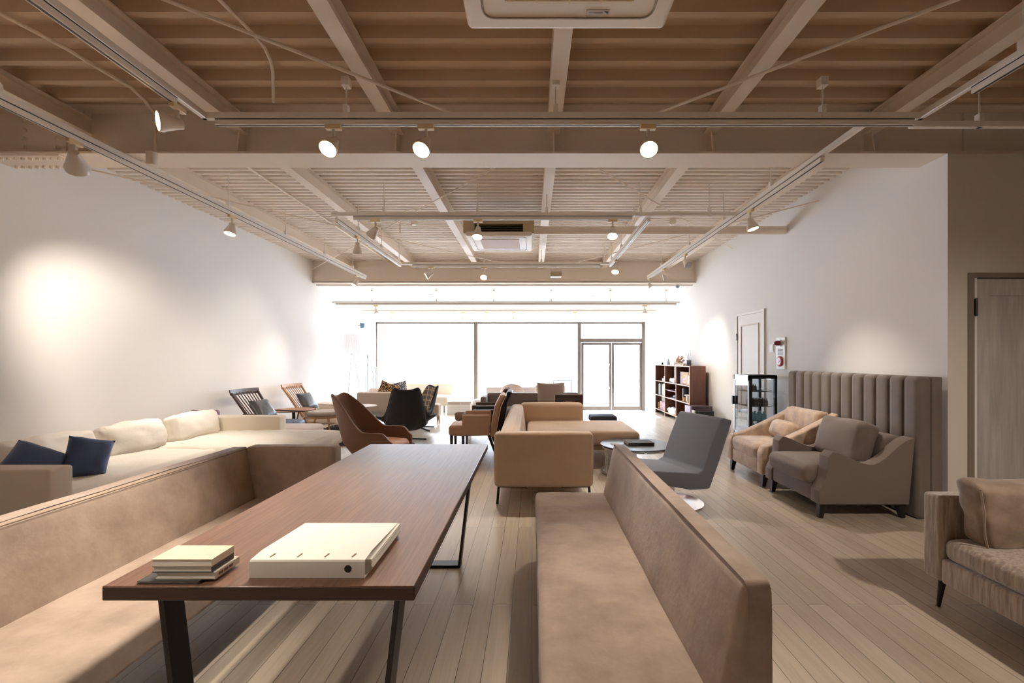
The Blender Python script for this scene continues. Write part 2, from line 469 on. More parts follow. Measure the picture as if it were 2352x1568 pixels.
# shopfront wall: openings from x -4.60 to 3.34
b = nb()
box(b, XL, XR, YW, YW + .2, 2.43, 3.7)
box(b, XL, -4.66, YW, YW + .2, -.3, 2.43); box(b, 3.36, XR, YW, YW + .2, -.3, 2.43)
struct('wall_front', b, WALL, 'white strip of wall above the shop window', 'wall')
# ceilings
def deck(y0, y1, x0, x1, zlow, depth, pitch, rib, slope, yoff=0.):
    pts = []; y = y0 + yoff
    ztop = zlow + depth
    pts.append((y0, ztop))
    while y + pitch < y1:
        pts += [(y, ztop), (y + slope, zlow), (y + slope + rib, zlow), (y + 2 * slope + rib, ztop)]
        y += pitch
    pts.append((y1, ztop))
    pl = [(p[0], p[1]) for p in pts] + [(y1, ztop + .1), (y0, ztop + .1)]
    return prism(nb(), pl, 'X', x0, x1)
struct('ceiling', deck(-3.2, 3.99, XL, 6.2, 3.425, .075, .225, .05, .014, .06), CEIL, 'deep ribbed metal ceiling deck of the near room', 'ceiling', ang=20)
struct('ceiling_deck', deck(3.97, 9.85, XL, XR, 3.44, .042, .106, .046, .006), DECK, 'fine ribbed ceiling deck beyond the girder', 'ceiling', ang=20)
struct('ceiling_front', bx(XL, XR, YH + .16, YW, 2.93, 3.1), WALL, 'low white ceiling by the shop window', 'ceiling')
# main girder (H section) with stiffeners and splice bolts
b = nb()
box(b, XL, 6.2, YG, 4.12, 3.076, 3.094); box(b, XL, 6.2, 3.968, 3.982, 3.09, 3.52); box(b, XL, 6.2, YG + .01, 4.1, 3.485, 3.498)
for x in (-3.85, -2.5, -1.16, .185, 1.53, 2.9):
    for s in (0, 1):
        ya = 3.968 if s == 0 else 3.982
        yb = YG + .02 if s == 0 else 4.1
        prism(b, [(ya, 3.094), (yb, 3.094), ((ya + yb) / 2, 3.485), (ya, 3.485)], 'X', x - .006, x + .006)
gird = struct('girder', b, STEEL, 'large painted steel girder across the ceiling', 'girder')
b = nb(); box(b, -4.65, -4.0, YG + .015, 4.105, 3.064, 3.0755); box(b, -4.5, -4.05, 3.955, 3.967, 3.14, 3.45)
part('splice_plate', b, STEEL, gird)
for row in (YG + .06, 4.06):
    for i in range(10):
        bb = lathe(nb(), [(.013, 0), (.015, .006), (.015, .02)], (-4.6 + i * .062, row, 3.044), n=6)
        part('bolt', bb, STEEL, gird)
for i in range(4):
    for x in (-4.4, -4.12):
        c = tube(nb(), [(x, 3.955, 3.18 + i * .075), (x, 3.925, 3.18 + i * .075)], .014, 6)
        part('bolt', c, STEEL, gird)
# header beam in front of the low ceiling
b = nb(); box(b, XL, XR, YH, YH + .2, 2.96, 3.56); box(b, XL, XR, YH - .03, YH, 2.96, 2.985); box(b, XL, XR, YH - .03, YH, 3.0, 3.015)
struct('header_beam', b, STEEL, 'painted beam where the high ceiling drops to the low one', 'beam')
# longitudinal beams
beams = [(-3.85, 'leftmost'), (-2.5, 'second from left'), (-1.16, 'third from left'), (.185, 'centre'), (1.53, 'second from right'), (2.9, 'rightmost')]
for x, nm in beams:
    b = nb()
    for y0, y1, zt in ((-3.2, YG + .1, 3.42), (4.0, YH, 3.45)):
        w = .055
        box(b, x - w, x + w, y0, y1, ZB, ZB + .009); box(b, x - .004, x + .004, y0, y1, ZB + .005, zt - .01); box(b, x - w, x + w, y0, y1, zt - .012, zt)
    struct('ceiling_beam', b, STEEL, f'painted steel ceiling beam running lengthwise, {nm} of six', 'beam')
# bracing rods
def rod(p, q, lab, r=.008, nm='brace_rod'):
    o = solo(nm, tube(nb(), [p, q], r, 8), STEEL, lab, 'rod', kind='structure')
    return o
rod((-3.6, 1.0, 3.245), (-.45, 3.66, 3.245), 'thin brace rod crossing the near ceiling on the left', .011)
rod((3.85, 1.0, 3.245), (.8, 3.66, 3.245), 'thin brace rod crossing the near ceiling on the right', .011)
rod((-4.68, 4.35, 3.26), (-.12, 9.7, 3.26), 'long brace rod from the left wall to the header beam')
rod((3.48, 5.5, 3.26), (.4, 9.72, 3.26), 'long brace rod from the right wall to the header beam')
rod((.62, 4.5, 3.25), (3.48, 7.88, 3.25), 'brace rod from the girder to the right wall')
rod((-.35, 4.5, 3.25), (-4.68, 9.7, 3.25), 'brace rod from the girder to the far left corner')
# conduits
def conduit(pts, lab, r=.012):
    return solo('conduit', tube(nb(), pts, r, 10), STEEL, lab, 'conduit')
conduit([(-3.08, 4.1, 3.42), (-3.07, 9.74, 3.42)], 'straight conduit under the deck left of the ceiling beams', .013)
z = 3.40
def cp(x, y, h=z): 
    Y = (h - EYE) * F_PX / (VPY - y); return ((x - VPX) * Y / F_PX, Y, h)
conduit([cp(440, -60), cp(505, 0), cp(575, 70), cp(608, 110), cp(622, 140), cp(627, 165), cp(628, 215), cp(628, 235, 3.36)], 'bent conduit curving down to the girder', .012)
conduit([cp(-30, 15), cp(60, 62), cp(150, 110), cp(240, 165), cp(300, 200), cp(330, 228), (-3.13, 3.82, 3.36), (-3.15, 3.80, 3.25), (-3.15, 3.80, 3.04)], 'conduit bending down beside the lit spotlight at upper left', .013)
solo('junction_box', bbox_(.006, -3.18, -3.12, 3.74, 3.80, 2.95, 3.06), STEEL, 'small junction box on the girder at upper left', 'box')
# large round duct
solo('duct_pipe', tube(nb(), [(0.03, 6.27, 3.115), (3.49, 6.27, 3.115)], .055, 24), STEEL, 'thick round duct from the far air conditioner to the right wall', 'pipe')

# ---------------------------------------------------------------- shop window and doors
fr = thing('window_1', 'wide shop window with bronze frames', 'window', (-1.6, YW + .05, 0), kind='structure')
Y0, Y1 = YW + .03, YW + .1
b = nb()
box(b, -4.66, 1.41, Y0, Y1, 2.385, 2.43); box(b, -4.66, 1.41, Y0, Y1, -.02, .05)
box(b, -4.66, -4.62, Y0, Y1, 0, 2.43); box(b, -1.73, -1.62, Y0 - .06, Y1, 0, 2.43)
part('window_frame', b, FRAME, fr)
part('pane', bx(-4.62, -1.72, Y0 + .03, Y0 + .038, .05, 2.385), GLASS, fr)
part('pane', bx(-1.63, 1.38, Y0 + .03, Y0 + .038, .05, 2.385), GLASS, fr)
dr = thing('door_1', 'double glass entrance door with curved pull handles', 'door', (2.38, YW + .05, -.2), kind='structure')
b = nb()
box(b, 1.36, 1.46, Y0 - .04, Y1, -.2, 2.43); box(b, 3.27, 3.36, Y0 - .04, Y1, -.2, 2.43)
box(b, 1.46, 3.29, Y0 - .02, Y1, 1.84, 1.94); box(b, 1.46, 3.29, Y0, Y1, 2.385, 2.43)
part('door_frame', b, FRAME, dr)
part('transom_pane', bx(1.46, 3.29, Y0 + .03, Y0 + .038, 1.94, 2.385), GLASS, dr)
for x0, x1, hx in ((1.47, 2.37, 2.31), (2.38, 3.28, 2.44)):
    b = nb()
    box(b, x0, x0 + .07, Y0, Y0 + .04, -.19, 1.82); box(b, x1 - .07, x1, Y0, Y0 + .04, -.19, 1.82)
    box(b, x0 + .07, x1 - .07, Y0, Y0 + .04, 1.75, 1.82); box(b, x0 + .07, x1 - .07, Y0, Y0 + .04, -.19, -.08)
    lf = part('door_leaf', b, FRAME, dr)
    part('pane', bx(x0 + .07, x1 - .07, Y0 + .015, Y0 + .023, -.08, 1.75), GLASS, lf)
    s = -1 if hx < 2.375 else 1
    pts = [(hx + s * .0 + s * .09 * math.sin(PI * k / 12), Y0 - .05, .46 + .72 * k / 12) for k in range(13)]
    bb = tube(nb(), [(pts[0][0], Y0, pts[0][2])] + pts + [(pts[-1][0], Y0, pts[-1][2])], .014, 10)
    part('door_handle', bb, CHROME, lf)
# outside
struct('ground_outside', bx(-30, 30, YW + .2, 60, -.5, -.3), mat('pale_paving', (165, 165, 168), .8), 'pale paving outside the shop window', 'ground')
b = bx(-24, 24, 24, 25, -.3, 2.0)
solo('street_wall', b, mat('pale_block_wall', (172, 172, 176), .9, var=.1, vscale=2), 'pale block wall across the street', 'wall', kind='structure')
ob = thing('building', 'pale house across the street with blue windows', 'building', (0, 32, -.3))
part('wall', bx(-22, 22, 30, 36, -.3, 8), mat('house_white', (178, 178, 182), .9), ob)
for x, z0, w, h in ((-8.6, 2.0, 1.2, .9), (-.4, 2.2, 2.4, 1.4), (3.1, 2.4, 3.2, .5), (8, 2.0, 1.6, 1.2)):
    part('window', bx(x, x + w, 29.95, 30.02, z0, z0 + h), mat('street_window', (60, 78, 120), .3), ob)
sg = thing('sidewalk_sign', 'black framed board sign standing outside the window', 'sign', (.9, 15.2, -.3))
b = nb()
for x in (.72, 1.33):
    for s in (-1, 1): obox(b, (x, 15.2 + s * .28, -.3), (x, 15.2, .62), .03, .03)
obox(b, (.71, 15.2, .62), (1.34, 15.2, .62), .035, .035)
for x in (.85, 1.2): box(b, x, x + .02, 15.18, 15.22, .54, .61)
part('frame', b, mat('dark_blue_metal', (24, 40, 60), .5), sg)
part('board', bx(.78, 1.27, 15.18, 15.2, -.05, .545), mat('sign_white', (120, 120, 124), .6), sg)

def text(s, size, loc, rot, m, name, parent=None, ext=.001, label=None, cat=None):
    cu = bpy.data.curves.new(name, 'FONT'); cu.body = s; cu.size = size; cu.extrude = ext; cu.align_x = 'CENTER'; cu.align_y = 'CENTER'
    o = bpy.data.objects.new(name, cu); COL.objects.link(o)
    bpy.context.view_layer.update()
    me = bpy.data.meshes.new_from_object(o.evaluated_get(bpy.context.evaluated_depsgraph_get()))
    bpy.data.objects.remove(o); bpy.data.curves.remove(cu)
    me.materials.clear(); me.materials.append(m)
    o = bpy.data.objects.new(name, me); COL.objects.link(o)
    o.rotation_euler = rot
    if parent is not None:
        base = BASE.get(parent.name); o.parent = parent
        o.location = Vector(loc) - (base if base is not None else Vector())
    else: o.location = loc
    return o
for _i, _c in enumerate('orus'): text(_c, .10, (.92 + .07 * _i, 15.178, .31), (PI / 2, 0, 0), mat('sign_lettering', (60, 60, 64), .6), 'letter', sg)

# white panel door on the right wall
d2 = thing('door_2', 'white panelled door in the right wall behind the fridge', 'door', (XR, 7.28, 0), kind='structure')
ya, yb, zt = 6.86, 7.72, 2.06
b = nb(); box(b, XR - .025, XR, ya - .04, ya, 0, zt + .04); box(b, XR - .025, XR, yb, yb + .04, 0, zt + .04); box(b, XR - .025, XR, ya, yb, zt, zt + .04)
part('door_frame', b, DOORW, d2)
b = nb(); box(b, XR - .012, XR, ya + .004, yb - .004, .01, zt - .004)
lf = part('door_leaf', b, DOORW, d2)
b = nb(); x0 = XR - .024
for p in ((ya + .13, ya + .15, .3, 1.9), (yb - .15, yb - .13, .3, 1.9)): box(b, x0, XR - .01, p[0], p[1], p[2], p[3])
box(b, x0, XR - .01, ya + .15, yb - .15, 1.88, 1.9); box(b, x0, XR - .01, ya + .15, yb - .15, .3, .32)
part('panel_moulding', b, mat('moulding_beige', (200, 184, 164), .5), lf)
part('hinge', bx(XR - .032, XR - .02, yb - .005, yb + .015, 1.66, 1.77), BLACKM, d2)
# grey wooden door facing the camera
d3 = thing('door_3', 'grey wood grained door at the right edge with dark hinge', 'door', (4.1, YG, 0), kind='structure')
b = nb(); box(b, 3.665, 3.715, YG - .012, YG + .06, 0, 2.07); box(b, 3.715, 4.6, YG - .012, YG + .06, 2.03, 2.07); box(b, 4.57, 4.62, YG - .012, YG + .06, 0, 2.07)
part('door_frame', b, DOORF, d3)
b = nb(); box(b, 3.725, 4.565, YG + .02, YG + .05, .005, 2.02)
for q in ((3.725, 3.86, .005, 2.02), (4.43, 4.565, .005, 2.02)): box(b, q[0], q[1], YG + .008, YG + .021, q[2], q[3])
for q in ((1.88, 2.02), (.005, .2)): box(b, 3.86, 4.43, YG + .008, YG + .021, *q)
lf = part('door_leaf', b, DOORG, d3)
b = nb(); box(b, 3.708, 3.735, YG - .016, YG + .01, 1.71, 1.85); tube(b, [(3.722, YG - .02, 1.705), (3.722, YG - .02, 1.855)], .009, 10)
part('hinge', b, mat('hinge_metal', (70, 66, 62), .35, metal=.8), d3)
part('door_handle', tube(nb(), [(4.5, YG + .0, 1.0), (4.5, YG - .05, 1.0), (4.38, YG - .05, 1.0)], .01, 8), CHROME, d3)
# baseboards
struct('baseboard_left', bx(XL, XL + .012, -3.2, YW, 0, .07), WALL, 'low white skirting along the left wall', 'baseboard')
struct('baseboard_right', bx(XR - .012, XR, YG, 6.8, 0, .07), WALL, 'low white skirting along the right wall', 'baseboard')

# ---------------------------------------------------------------- tracks and spotlights
ZT = 3.045
def track(name_label, p, q, t0, t1, rods, ztube=ZT, ztop=3.42, clip=True, tr=True):
    """square tube from p to q (x,y) with lighting rail between fractions t0..t1"""
    P, Q = Vector((p[0], p[1], 0)), Vector((q[0], q[1], 0))
    mid = (P + Q) / 2
    t = thing('lighting_track', name_label, 'track', (mid.x, mid.y, ztube))
    part('support_tube', bev(obox(nb(), (P.x, P.y, ztube), (Q.x, Q.y, ztube), .036, .044), .003, 1), TRACKM, t)
    if tr:
        a, c = P.lerp(Q, t0), P.lerp(Q, t1)
        r = part('rail', obox(nb(), (a.x, a.y, ztube - .046), (c.x, c.y, ztube - .046), .034, .04), TRACKM, t)
        b = nb(); obox(b, (a.x, a.y, ztube - .0665), (c.x, c.y, ztube - .0665), .014, .002)
        d = (c - a).normalized(); s = Vector((-d.y, d.x, 0))
        for k in (-1, 1):
            o = s * k * .0172
            obox(b, (a.x + o.x, a.y + o.y, ztube - .028), (c.x + o.x, c.y + o.y, ztube - .028), .0016, .006)
        part('groove', b, TRACKD, r)
    for f in rods:
        a = P.lerp(Q, f)
        b = tube(nb(), [(a.x, a.y, ztube + .02), (a.x, a.y, ztop)], .0055, 8)
        h = part('hanger', b, TRACKM, t)
        b = nb(); box(b, a.x - .016, a.x + .016, a.y - .022, a.y + .022, ztube - .022, ztube + .075)
        part('bracket', b, TRACKM, h)
        if clip and ztop < 3.35:
            part('clamp', bx(a.x - .025, a.x + .025, a.y - .03, a.y + .03, ztop - .03, ztop + .03), TRACKM, h)
    return t
track('long lighting track left of the room running from the near end to the header', (-3.43, -.5), (-3.43, 9.4), 0, .995, [.19, .345, .455, .57, .69, .81, .93])
track('lighting track over the near left seating ending at the cross track', (-2.29, -2.5), (-2.29, 3.2), 0, .95, [.3, .55, .8])
track('nearest cross track with three glowing spotlights', (-2.31, 3.185), (2.74, 3.185), .02, .985, [.2, .49, .86], ztop=ZB)
track('lighting track over the near right ending at the nearest cross track', (2.72, -2.5), (2.72, 3.2), 0, .93, [.3, .6, .88])
track('plain tube continuing the nearest cross track to the right edge', (2.74, 3.3), (6.1, 3.3), 0, 1, [.15], tr=False)
track('long lighting track right of the room meeting the nearest cross track', (2.40, 3.2), (2.40, 9.43), .09, .995, [.22, .4, .6, .84])
track('middle cross track in front of the far air conditioner', (-2.36, 5.35), (2.42, 5.35), .055, .74, [.13, .36, .53, .76, .93])
track('left lighting track joining the middle and far cross tracks', (-2.34, 5.45), (-2.34, 8.14), 0, .98, [.25, .6, .95])
track('far cross track under the far air conditioner', (-2.36, 8.12), (1.41, 8.12), .06, .95, [.4, .67, .97])
track('right lighting track joining the middle and far cross tracks', (1.39, 5.36), (1.39, 8.14), .02, .98, [.3, .62, .93])
track('window end cross track, the nearer of two', (-4.61, 10.5), (3.41, 10.5), .01, .99, [.115, .3, .465, .63, .8, .96], ztube=2.645, ztop=2.93)
track('window end cross track, the one close to the window', (-4.57, 12.05), (3.37, 12.05), .01, .99, [.13, .38, .58, .78, .95], ztube=2.645, ztop=2.93)

ADAPTER_ME = None
def spotlight(label, x, y, target, lit=1, power=60., size=50, ztrack=ZT, along='x', scale=1.0):
    """track spotlight: adapter, stem, tilting head with lens; lit 1 bright, 2 dim, 0 off"""
    zt = ztrack - .066
    t = thing('track_spotlight', label, 'spotlight', (x, y, zt), group='track spotlights')
    sx, sy = (.055, .018) if along == 'x' else (.018, .055)
    part('adapter', bbox_(.003, x - sx, x + sx, y - sy, y + sy, zt - .028, zt + .006, seg=1), ADAPT, t, 'cream adapter')
    part('stem', tube(nb(), [(x, y, zt - .02), (x, y, zt - .06), (x, y, zt - .115)], .011, 10), LAMPW, t)
    piv = Vector((x, y, zt - .115)); d = (Vector(target) - piv).normalized()
    R = d.to_track_quat('-Z', 'Y').to_matrix().to_4x4()
    M = Matrix.Translation(piv) @ R
    b = lathe(nb(), [(.012, .034), (.028, .03), (.034, .0), (.054, -.06), (.062, -.075), (.0635, -.1), (.058, -.102), (.054, -.085), (.02, -.05)], n=26)
    if scale != 1: bmesh.ops.scale(b, vec=(scale,) * 3, verts=b.verts)
    bmesh.ops.transform(b, matrix=M, verts=b.verts)
    hd = part('lamp_head', b, LAMPW, t)
    b = lathe(nb(), [(.053 * scale, -.092 * scale), (.050 * scale, -.0935 * scale), (.02 * scale, -.097 * scale)], n=26)
    bmesh.ops.transform(b, matrix=M, verts=b.verts)
    part('lens', b, [LENS_OFF, LENS_ON, LENS_DIM][lit], hd)
    if lit and power:
        l = bpy.data.lights.new('spot_beam', 'SPOT')
        l.energy = power * 1.05; l.color = (1.0, .885, .75); l.spot_size = math.radians(size); l.spot_blend = .85; l.shadow_soft_size = .045
        o = bpy.data.objects.new('spot_beam', l); COL.objects.link(o)
        o.matrix_world = M @ Matrix.Translation((0, 0, -.105 * scale))
    return t
SP = 1.0
# nearest cross track
spotlight('glowing spotlight on the nearest cross track, left of three', -1.39, 3.185, (-1.75, 1.3, .5), 1, 170, 60)
spotlight('glowing spotlight on the nearest cross track, middle of three', -.742, 3.185, (-1.3, 1.7, .7), 1, 170, 60)
spotlight('glowing spotlight on the nearest cross track, right of three', .812, 3.185, (.55, 1.4, .5), 1, 170, 60)
spotlight('lit spotlight turned to the left wall at upper left', -2.29, 2.94, (-4.1, 1.0, 2.40), 1, 160, 60, along='y')
spotlight('large spotlight at the upper left corner turned away to the left wall', -3.43, 3.41, (-4.7, 5.3, 1.3), 1, 170, 62, along='y', scale=1.2)
spotlight('lit spotlight above the white corner sofa', -3.43, 5.2, (-3.65, 4.6, .45), 1, 150, 62, along='y')
spotlight('lit spotlight at the far end of the long left track', -3.43, 8.9, (-4.3, 8.2, 1.0), 1, 70, 60, along='y')
# middle cross track
spotlight('tilted spotlight at the left end of the middle cross track', -1.84, 5.35, (-3.1, 6.0, 1.6), 2, 60, 60)
spotlight('lit spotlight in front of the far air conditioner', -.635, 5.35, (-.75, 4.6, .6), 1, 90, 60)
spotlight('lit spotlight in front of the round duct', .947, 5.35, (.7, 4.2, .5), 1, 130, 60)
spotlight('spotlight on the left joining track facing away', -2.34, 6.1, (-2.8, 7.2, 1.3), 2, 50, 60, along='y')
spotlight('spotlight on the far cross track turned to the left', -1.80, 8.12, (-3.8, 7.6, 1.7), 1, 80, 60)
spotlight('glowing spotlight on the far cross track facing the camera', -.855, 8.12, (-.9, 6.6, .7), 1, 80, 60)
spotlight('lit spotlight at the far end of the right joining track', 1.39, 7.55, (.9, 6.4, .5), 1, 110, 60, along='y')
spotlight('large lit spotlight on the right long track above the armchairs', 2.40, 5.0, (2.95, 4.7, .6), 1, 110, 70, along='y')
spotlight('unlit spotlight on the right long track with dark lens', 2.40, 7.13, (2.9, 6.0, 1.8), 0, 0, along='y')
spotlight('small spotlight near the far end of the right long track', 2.40, 8.28, (3.2, 8.6, 1.6), 2, 60, 60, along='y', scale=.8)
spotlight('small spotlight at the very end of the right long track', 2.40, 9.3, (3.1, 8.9, 1.6), 1, 70, 60, along='y', scale=.8)
for i, (x, lab) in enumerate(((-3.6, 'white spotlight near the left end of the nearer window track'), (2.6, 'white spotlight near the right end of the nearer window track'))):
    spotlight(lab, x, 10.5, (x + .5 * (1 if x < 0 else -.3), 10.0, .8), 2, 40, 60, ztrack=2.645)
for x, lab in ((-3.7, 'pale spotlight on the window track, leftmost of five'), (-1.83, 'pale spotlight on the window track, second from left'), (-1.2, 'pale spotlight on the window track, middle of five'), (-.48, 'pale spotlight on the window track, fourth from left'), (1.14, 'pale spotlight on the window track, rightmost of five')):
    spotlight(lab, x, 12.05, (x - .4, 11.6, .9), 2, 30, 60, ztrack=2.645)
# unseen lamps added on the same tracks to light the foreground
spotlight('added unseen spotlight on the near left track lighting the foreground', -2.29, .5, (-1.6, 1.1, .4), 1, 120, 80, along='y')
spotlight('added unseen spotlight on the near right track filling the right front', 2.72, .5, (3.0, 2.6, .2), 1, 170, 95, along='y')

# projector-like unit, detectors, camera
p = thing('hanging_sensor_unit', 'small hanging box unit below the far cross track', 'sensor', (.43, 8.12, 2.85))
c = at(1277, 630, 8.12)
part('body', bbox_(.01, c.x - .1, c.x + .1, 8.02, 8.22, c.z - .045, c.z + .035), ACG, p)
part('bracket', tube(nb(), [(c.x - .09, 8.12, c.z + .03), (c.x - .09, 8.12, c.z + .1), (c.x + .09, 8.12, c.z + .1), (c.x + .09, 8.12, c.z + .03)], .004, 6), LAMPW, p)
part('stem', tube(nb(), [(c.x, 8.12, c.z + .1), (c.x, 8.12, 3.02)], .007, 6), LAMPW, p)
for (px, py, lab) in ((951, 512, 'round smoke detector under the deck left of the far air conditioner'), (1545, 512, 'round smoke detector under the deck behind the duct')):
    q = cp(px, py, 3.38)
    s = thing('smoke_detector', lab, 'detector', (q[0], q[1], 3.35))
    part('base', lathe(nb(), [(.05, .06), (.05, .1), (.05, .1)], (q[0], q[1], 3.35)), ACW, s)
    part('sensor', lathe(nb(), [(.03, 0), (.045, .012), (.052, .06)], (q[0], q[1], 3.35)), ACW, s)
for px, py in ((990, 677), (1085, 687), (1362, 679)):
    Y = (2.93 - EYE) * F_PX / (VPY - py); x = (px - VPX) * Y / F_PX
    solo('downlight', lathe(nb(), [(.07, 0), (.08, .004), (.08, .012)], (x, Y, 2.92)), mat('grey_ring', (150, 150, 150), .4),
         {990: 'recessed downlight in the low ceiling above the left window', 1085: 'recessed downlight in the low ceiling between the other two', 1362: 'recessed downlight in the low ceiling above the entrance'}[px], 'downlight')
s = thing('security_camera', 'white dome camera under the right end of the header beam', 'camera', (3.15, 9.85, 2.9))
part('base', lathe(nb(), [(.05, .03), (.05, .06)], (3.15, 9.85, 2.9)), WHITE, s)
part('dome', lathe(nb(), [(.01, -.03), (.035, -.015), (.045, .03)], (3.15, 9.85, 2.9)), mat('smoked_dome', (150, 155, 165), .2), s)

# ---------------------------------------------------------------- air conditioners
def aircon(lab, x0, x1, y0, y1, zf, near):
    t = thing('ceiling_air_conditioner', lab, 'air conditioner', ((x0 + x1) / 2, (y0 + y1) / 2, zf))
    if near:
        part('body', bbox_(.02, x0 + .05, x1 - .05, y0 + .05, y1 - .05, zf + .03, 3.27), ACG, t)
    else:
        b = nb(); box(b, x0 - .03, x1 + .03, y0 + .04, y1 - .04, zf + .16, 3.2)
        box(b, x0 - .03, x0 + .12, y0 + .04, y1 - .04, zf + .05, zf + .17); box(b, x1 - .12, x1 + .03, y0 + .04, y1 - .04, zf + .05, zf + .17)
        box(b, x0 + .12, x1 - .12, y0 + .12, y1 - .12, zf + .05, zf + .17); box(b, x0 - .03, x1 + .03, y0 + .04, y1 - .04, zf + .04, zf + .055)
        part('body', bev(b, .006, 1), ACG, t)
        b = nb()
        for k in range(4): box(b, x0 + .12, x1 - .12, y0 + .06, y0 + .115, zf + .065 + k * .025, zf + .069 + k * .025)
        part('outlet_grille', b, ACD, t)
    b = nb(); sbox(b, ((x0 + x1) / 2, (y0 + y1) / 2, zf + .0275), (x1 - x0, y1 - y0, .055), .026, k=3, mid=2)
    pn = part('face_panel', b, ACW, t)
    cx, cyy = (x0 + x1) / 2, (y0 + y1) / 2; hx, hy = (x1 - x0) / 2, (y1 - y0) / 2
    # raised rim line
    b = nb(); k = .82
    pts = []
    for a0, sx, sy in ((0, 1, 1), (90, -1, 1), (180, -1, -1), (270, 1, -1)):
        for j in range(5):
            a = math.radians(a0 + j * 22.5); pts.append((cx + sx * (hx * k - .05) + .05 * math.cos(a), cyy + sy * (hy * k - .05) + .05 * math.sin(a), zf - .001))
    tube(b, pts + [pts[0]], .005, 6)
    part('trim_ring', b, mat('panel_line', (150, 134, 114), .5), t)
    g = .6
    b = nb(); box(b, cx - hx * g, cx + hx * g, cyy - hy * g, cyy + hy * g, zf - .006, zf + .002)
    gr = part('intake_grille', b, ACD if near else mat('intake_tan', (170, 132, 92), .6), t)
    if near:
        b = nb(); n = 26
        for k in range(n):
            y = cyy - hy * g + .01 + (2 * hy * g - .02) * k / (n - 1); box(b, cx - hx * g, cx + hx * g, y - .004, y + .004, zf - .013, zf - .005)
        for k in range(1, 4): x = cx - hx * g + 2 * hx * g * k / 4; box(b, x - .003, x + .003, cyy - hy * g, cyy + hy * g, zf - .014, zf - .006)
        part('slats', b, ADAPT, gr)
    return t
ac = aircon('large square ceiling air conditioner at the top of the picture', -.31, .64, 1.26, 2.21, 2.94, True)
c1, c2 = (.252, 2.085), (.36, 2.125)
st = part('sticker', bx(.25, .355, 2.075, 2.112, 2.9375, 2.9395), mat('sticker_grey', (200, 192, 186), .5), ac)
part('printed_mark', prism(nb(), [(.330, 2.083), (.350, 2.083), (.350, 2.098)], 'Z', 2.9365, 2.9374), BLACKM, st)
b = nb(); box(b, .262, .325, 2.087, 2.0885, 2.9365, 2.9374); box(b, .285, .325, 2.091, 2.0925, 2.9365, 2.9374)
part('printed_line', b, mat('print_grey', (130, 122, 116), .6), st)
aircon('far ceiling air conditioner with dark outlet slot facing the room', -.87, .0, 5.9, 6.78, 2.945, False)
b = tube(nb(), [(-.3, 6.9, 3.4), (-.22, 7.35, 3.4), (-.2, 7.5, 3.38)], .015, 8)
solo('drain_pipe', b, STEEL, 'short pipe behind the far air conditioner', 'pipe')
conduit([(-1.52, 6.2, 3.42), (-1.72, 6.2, 3.36), (-1.80, 6.2, 3.30), (-1.8, 6.2, 3.06)], 'bent cable pipe dropping to the left joining track', .008)
# ================================================================ foreground
# dining table
t = thing('dining_table', 'long dark walnut dining table with black trapezoid metal legs', 'table', (-.747, 2.27, 0))
top = part('tabletop', bbox_(.003, -1.172, -.320, 1.238, 3.30, .69, .73, seg=1), [DARKWD, EDGESHADE], t)
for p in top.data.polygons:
    if p.normal.z < .5: p.material_index = 1   # shade of the sides and underside put into the colour
for y in (1.38, 2.97):
    b = nb()
    xl0, xl1, xr0, xr1 = -.747 - .355, -.747 - .275, -.747 + .355, -.747 + .275
    obox(b, (xl0, y, .69), (xl1, y, .0), .075, .016, up=(1, 0, 0)); obox(b, (xr0, y, .69), (xr1, y, .0), .075, .016, up=(1, 0, 0))
    box(b, xl1, xr1, y - .0375, y + .0375, .0, .016); box(b, xl0, xr0, y - .0375, y + .0375, .676, .69)
    part('leg_frame', b, BLACKM, t)

# left L bench
t = thing('bench_sofa', 'taupe suede corner bench behind the dining table, with end return', 'bench', (-1.65, 2.0, 0))
prof = [(-1.36, .42), (-1.35, .405), (-1.35, .32), (-1.37, .305), (-1.80, .305), (-1.80, .42)]
b = nb(); sbox(b, (-1.60, 2.0, .363), (.50, 2.08, .115), .022, puff=(0, 0, .008), mid=10, wr=.004, seed=3); part('seat', b, SUEDE, t)
b = nb()
def lean(q): q = q.copy(); q.x += -.055 * (q.z + .17) / .34 if q.x > 0 else -.01 * (q.z + .17) / .34; return q
sbox(b, (-1.915, 2.01, .53), (.20, 2.10, .46), .028, puff=(.006, 0, .002), mid=10, wr=.004, seed=5, fn=lambda q: (q.x - (.085 * (q.z + .23) / .46 if q.x > 0 else 0), q.y, q.z))
part('backrest', b, SUEDE, t)
b = nb(); sbox(b, (-1.615, 3.085, .53), (.60, .13, .46), .028, puff=(0, .004, .002), mid=8, wr=.003, seed=8); part('end_panel', b, SUEDE, t)
b = nb(); tube(b, [(-1.893, 1.0, .752), (-1.893, 3.02, .752)], .0022, 6); part('seam', b, SEAM, t)
b = nb(); box(b, -1.90, -1.42, 1.02, 3.05, .27, .306)
part('base_frame', b, BLACKM, t)
for x in (-1.90, -1.46):
    for y in (1.2, 3.0): part('leg', tube(nb(), [(x, y, .0), (x, y, .28)], .018, 10), BLACKM, t)

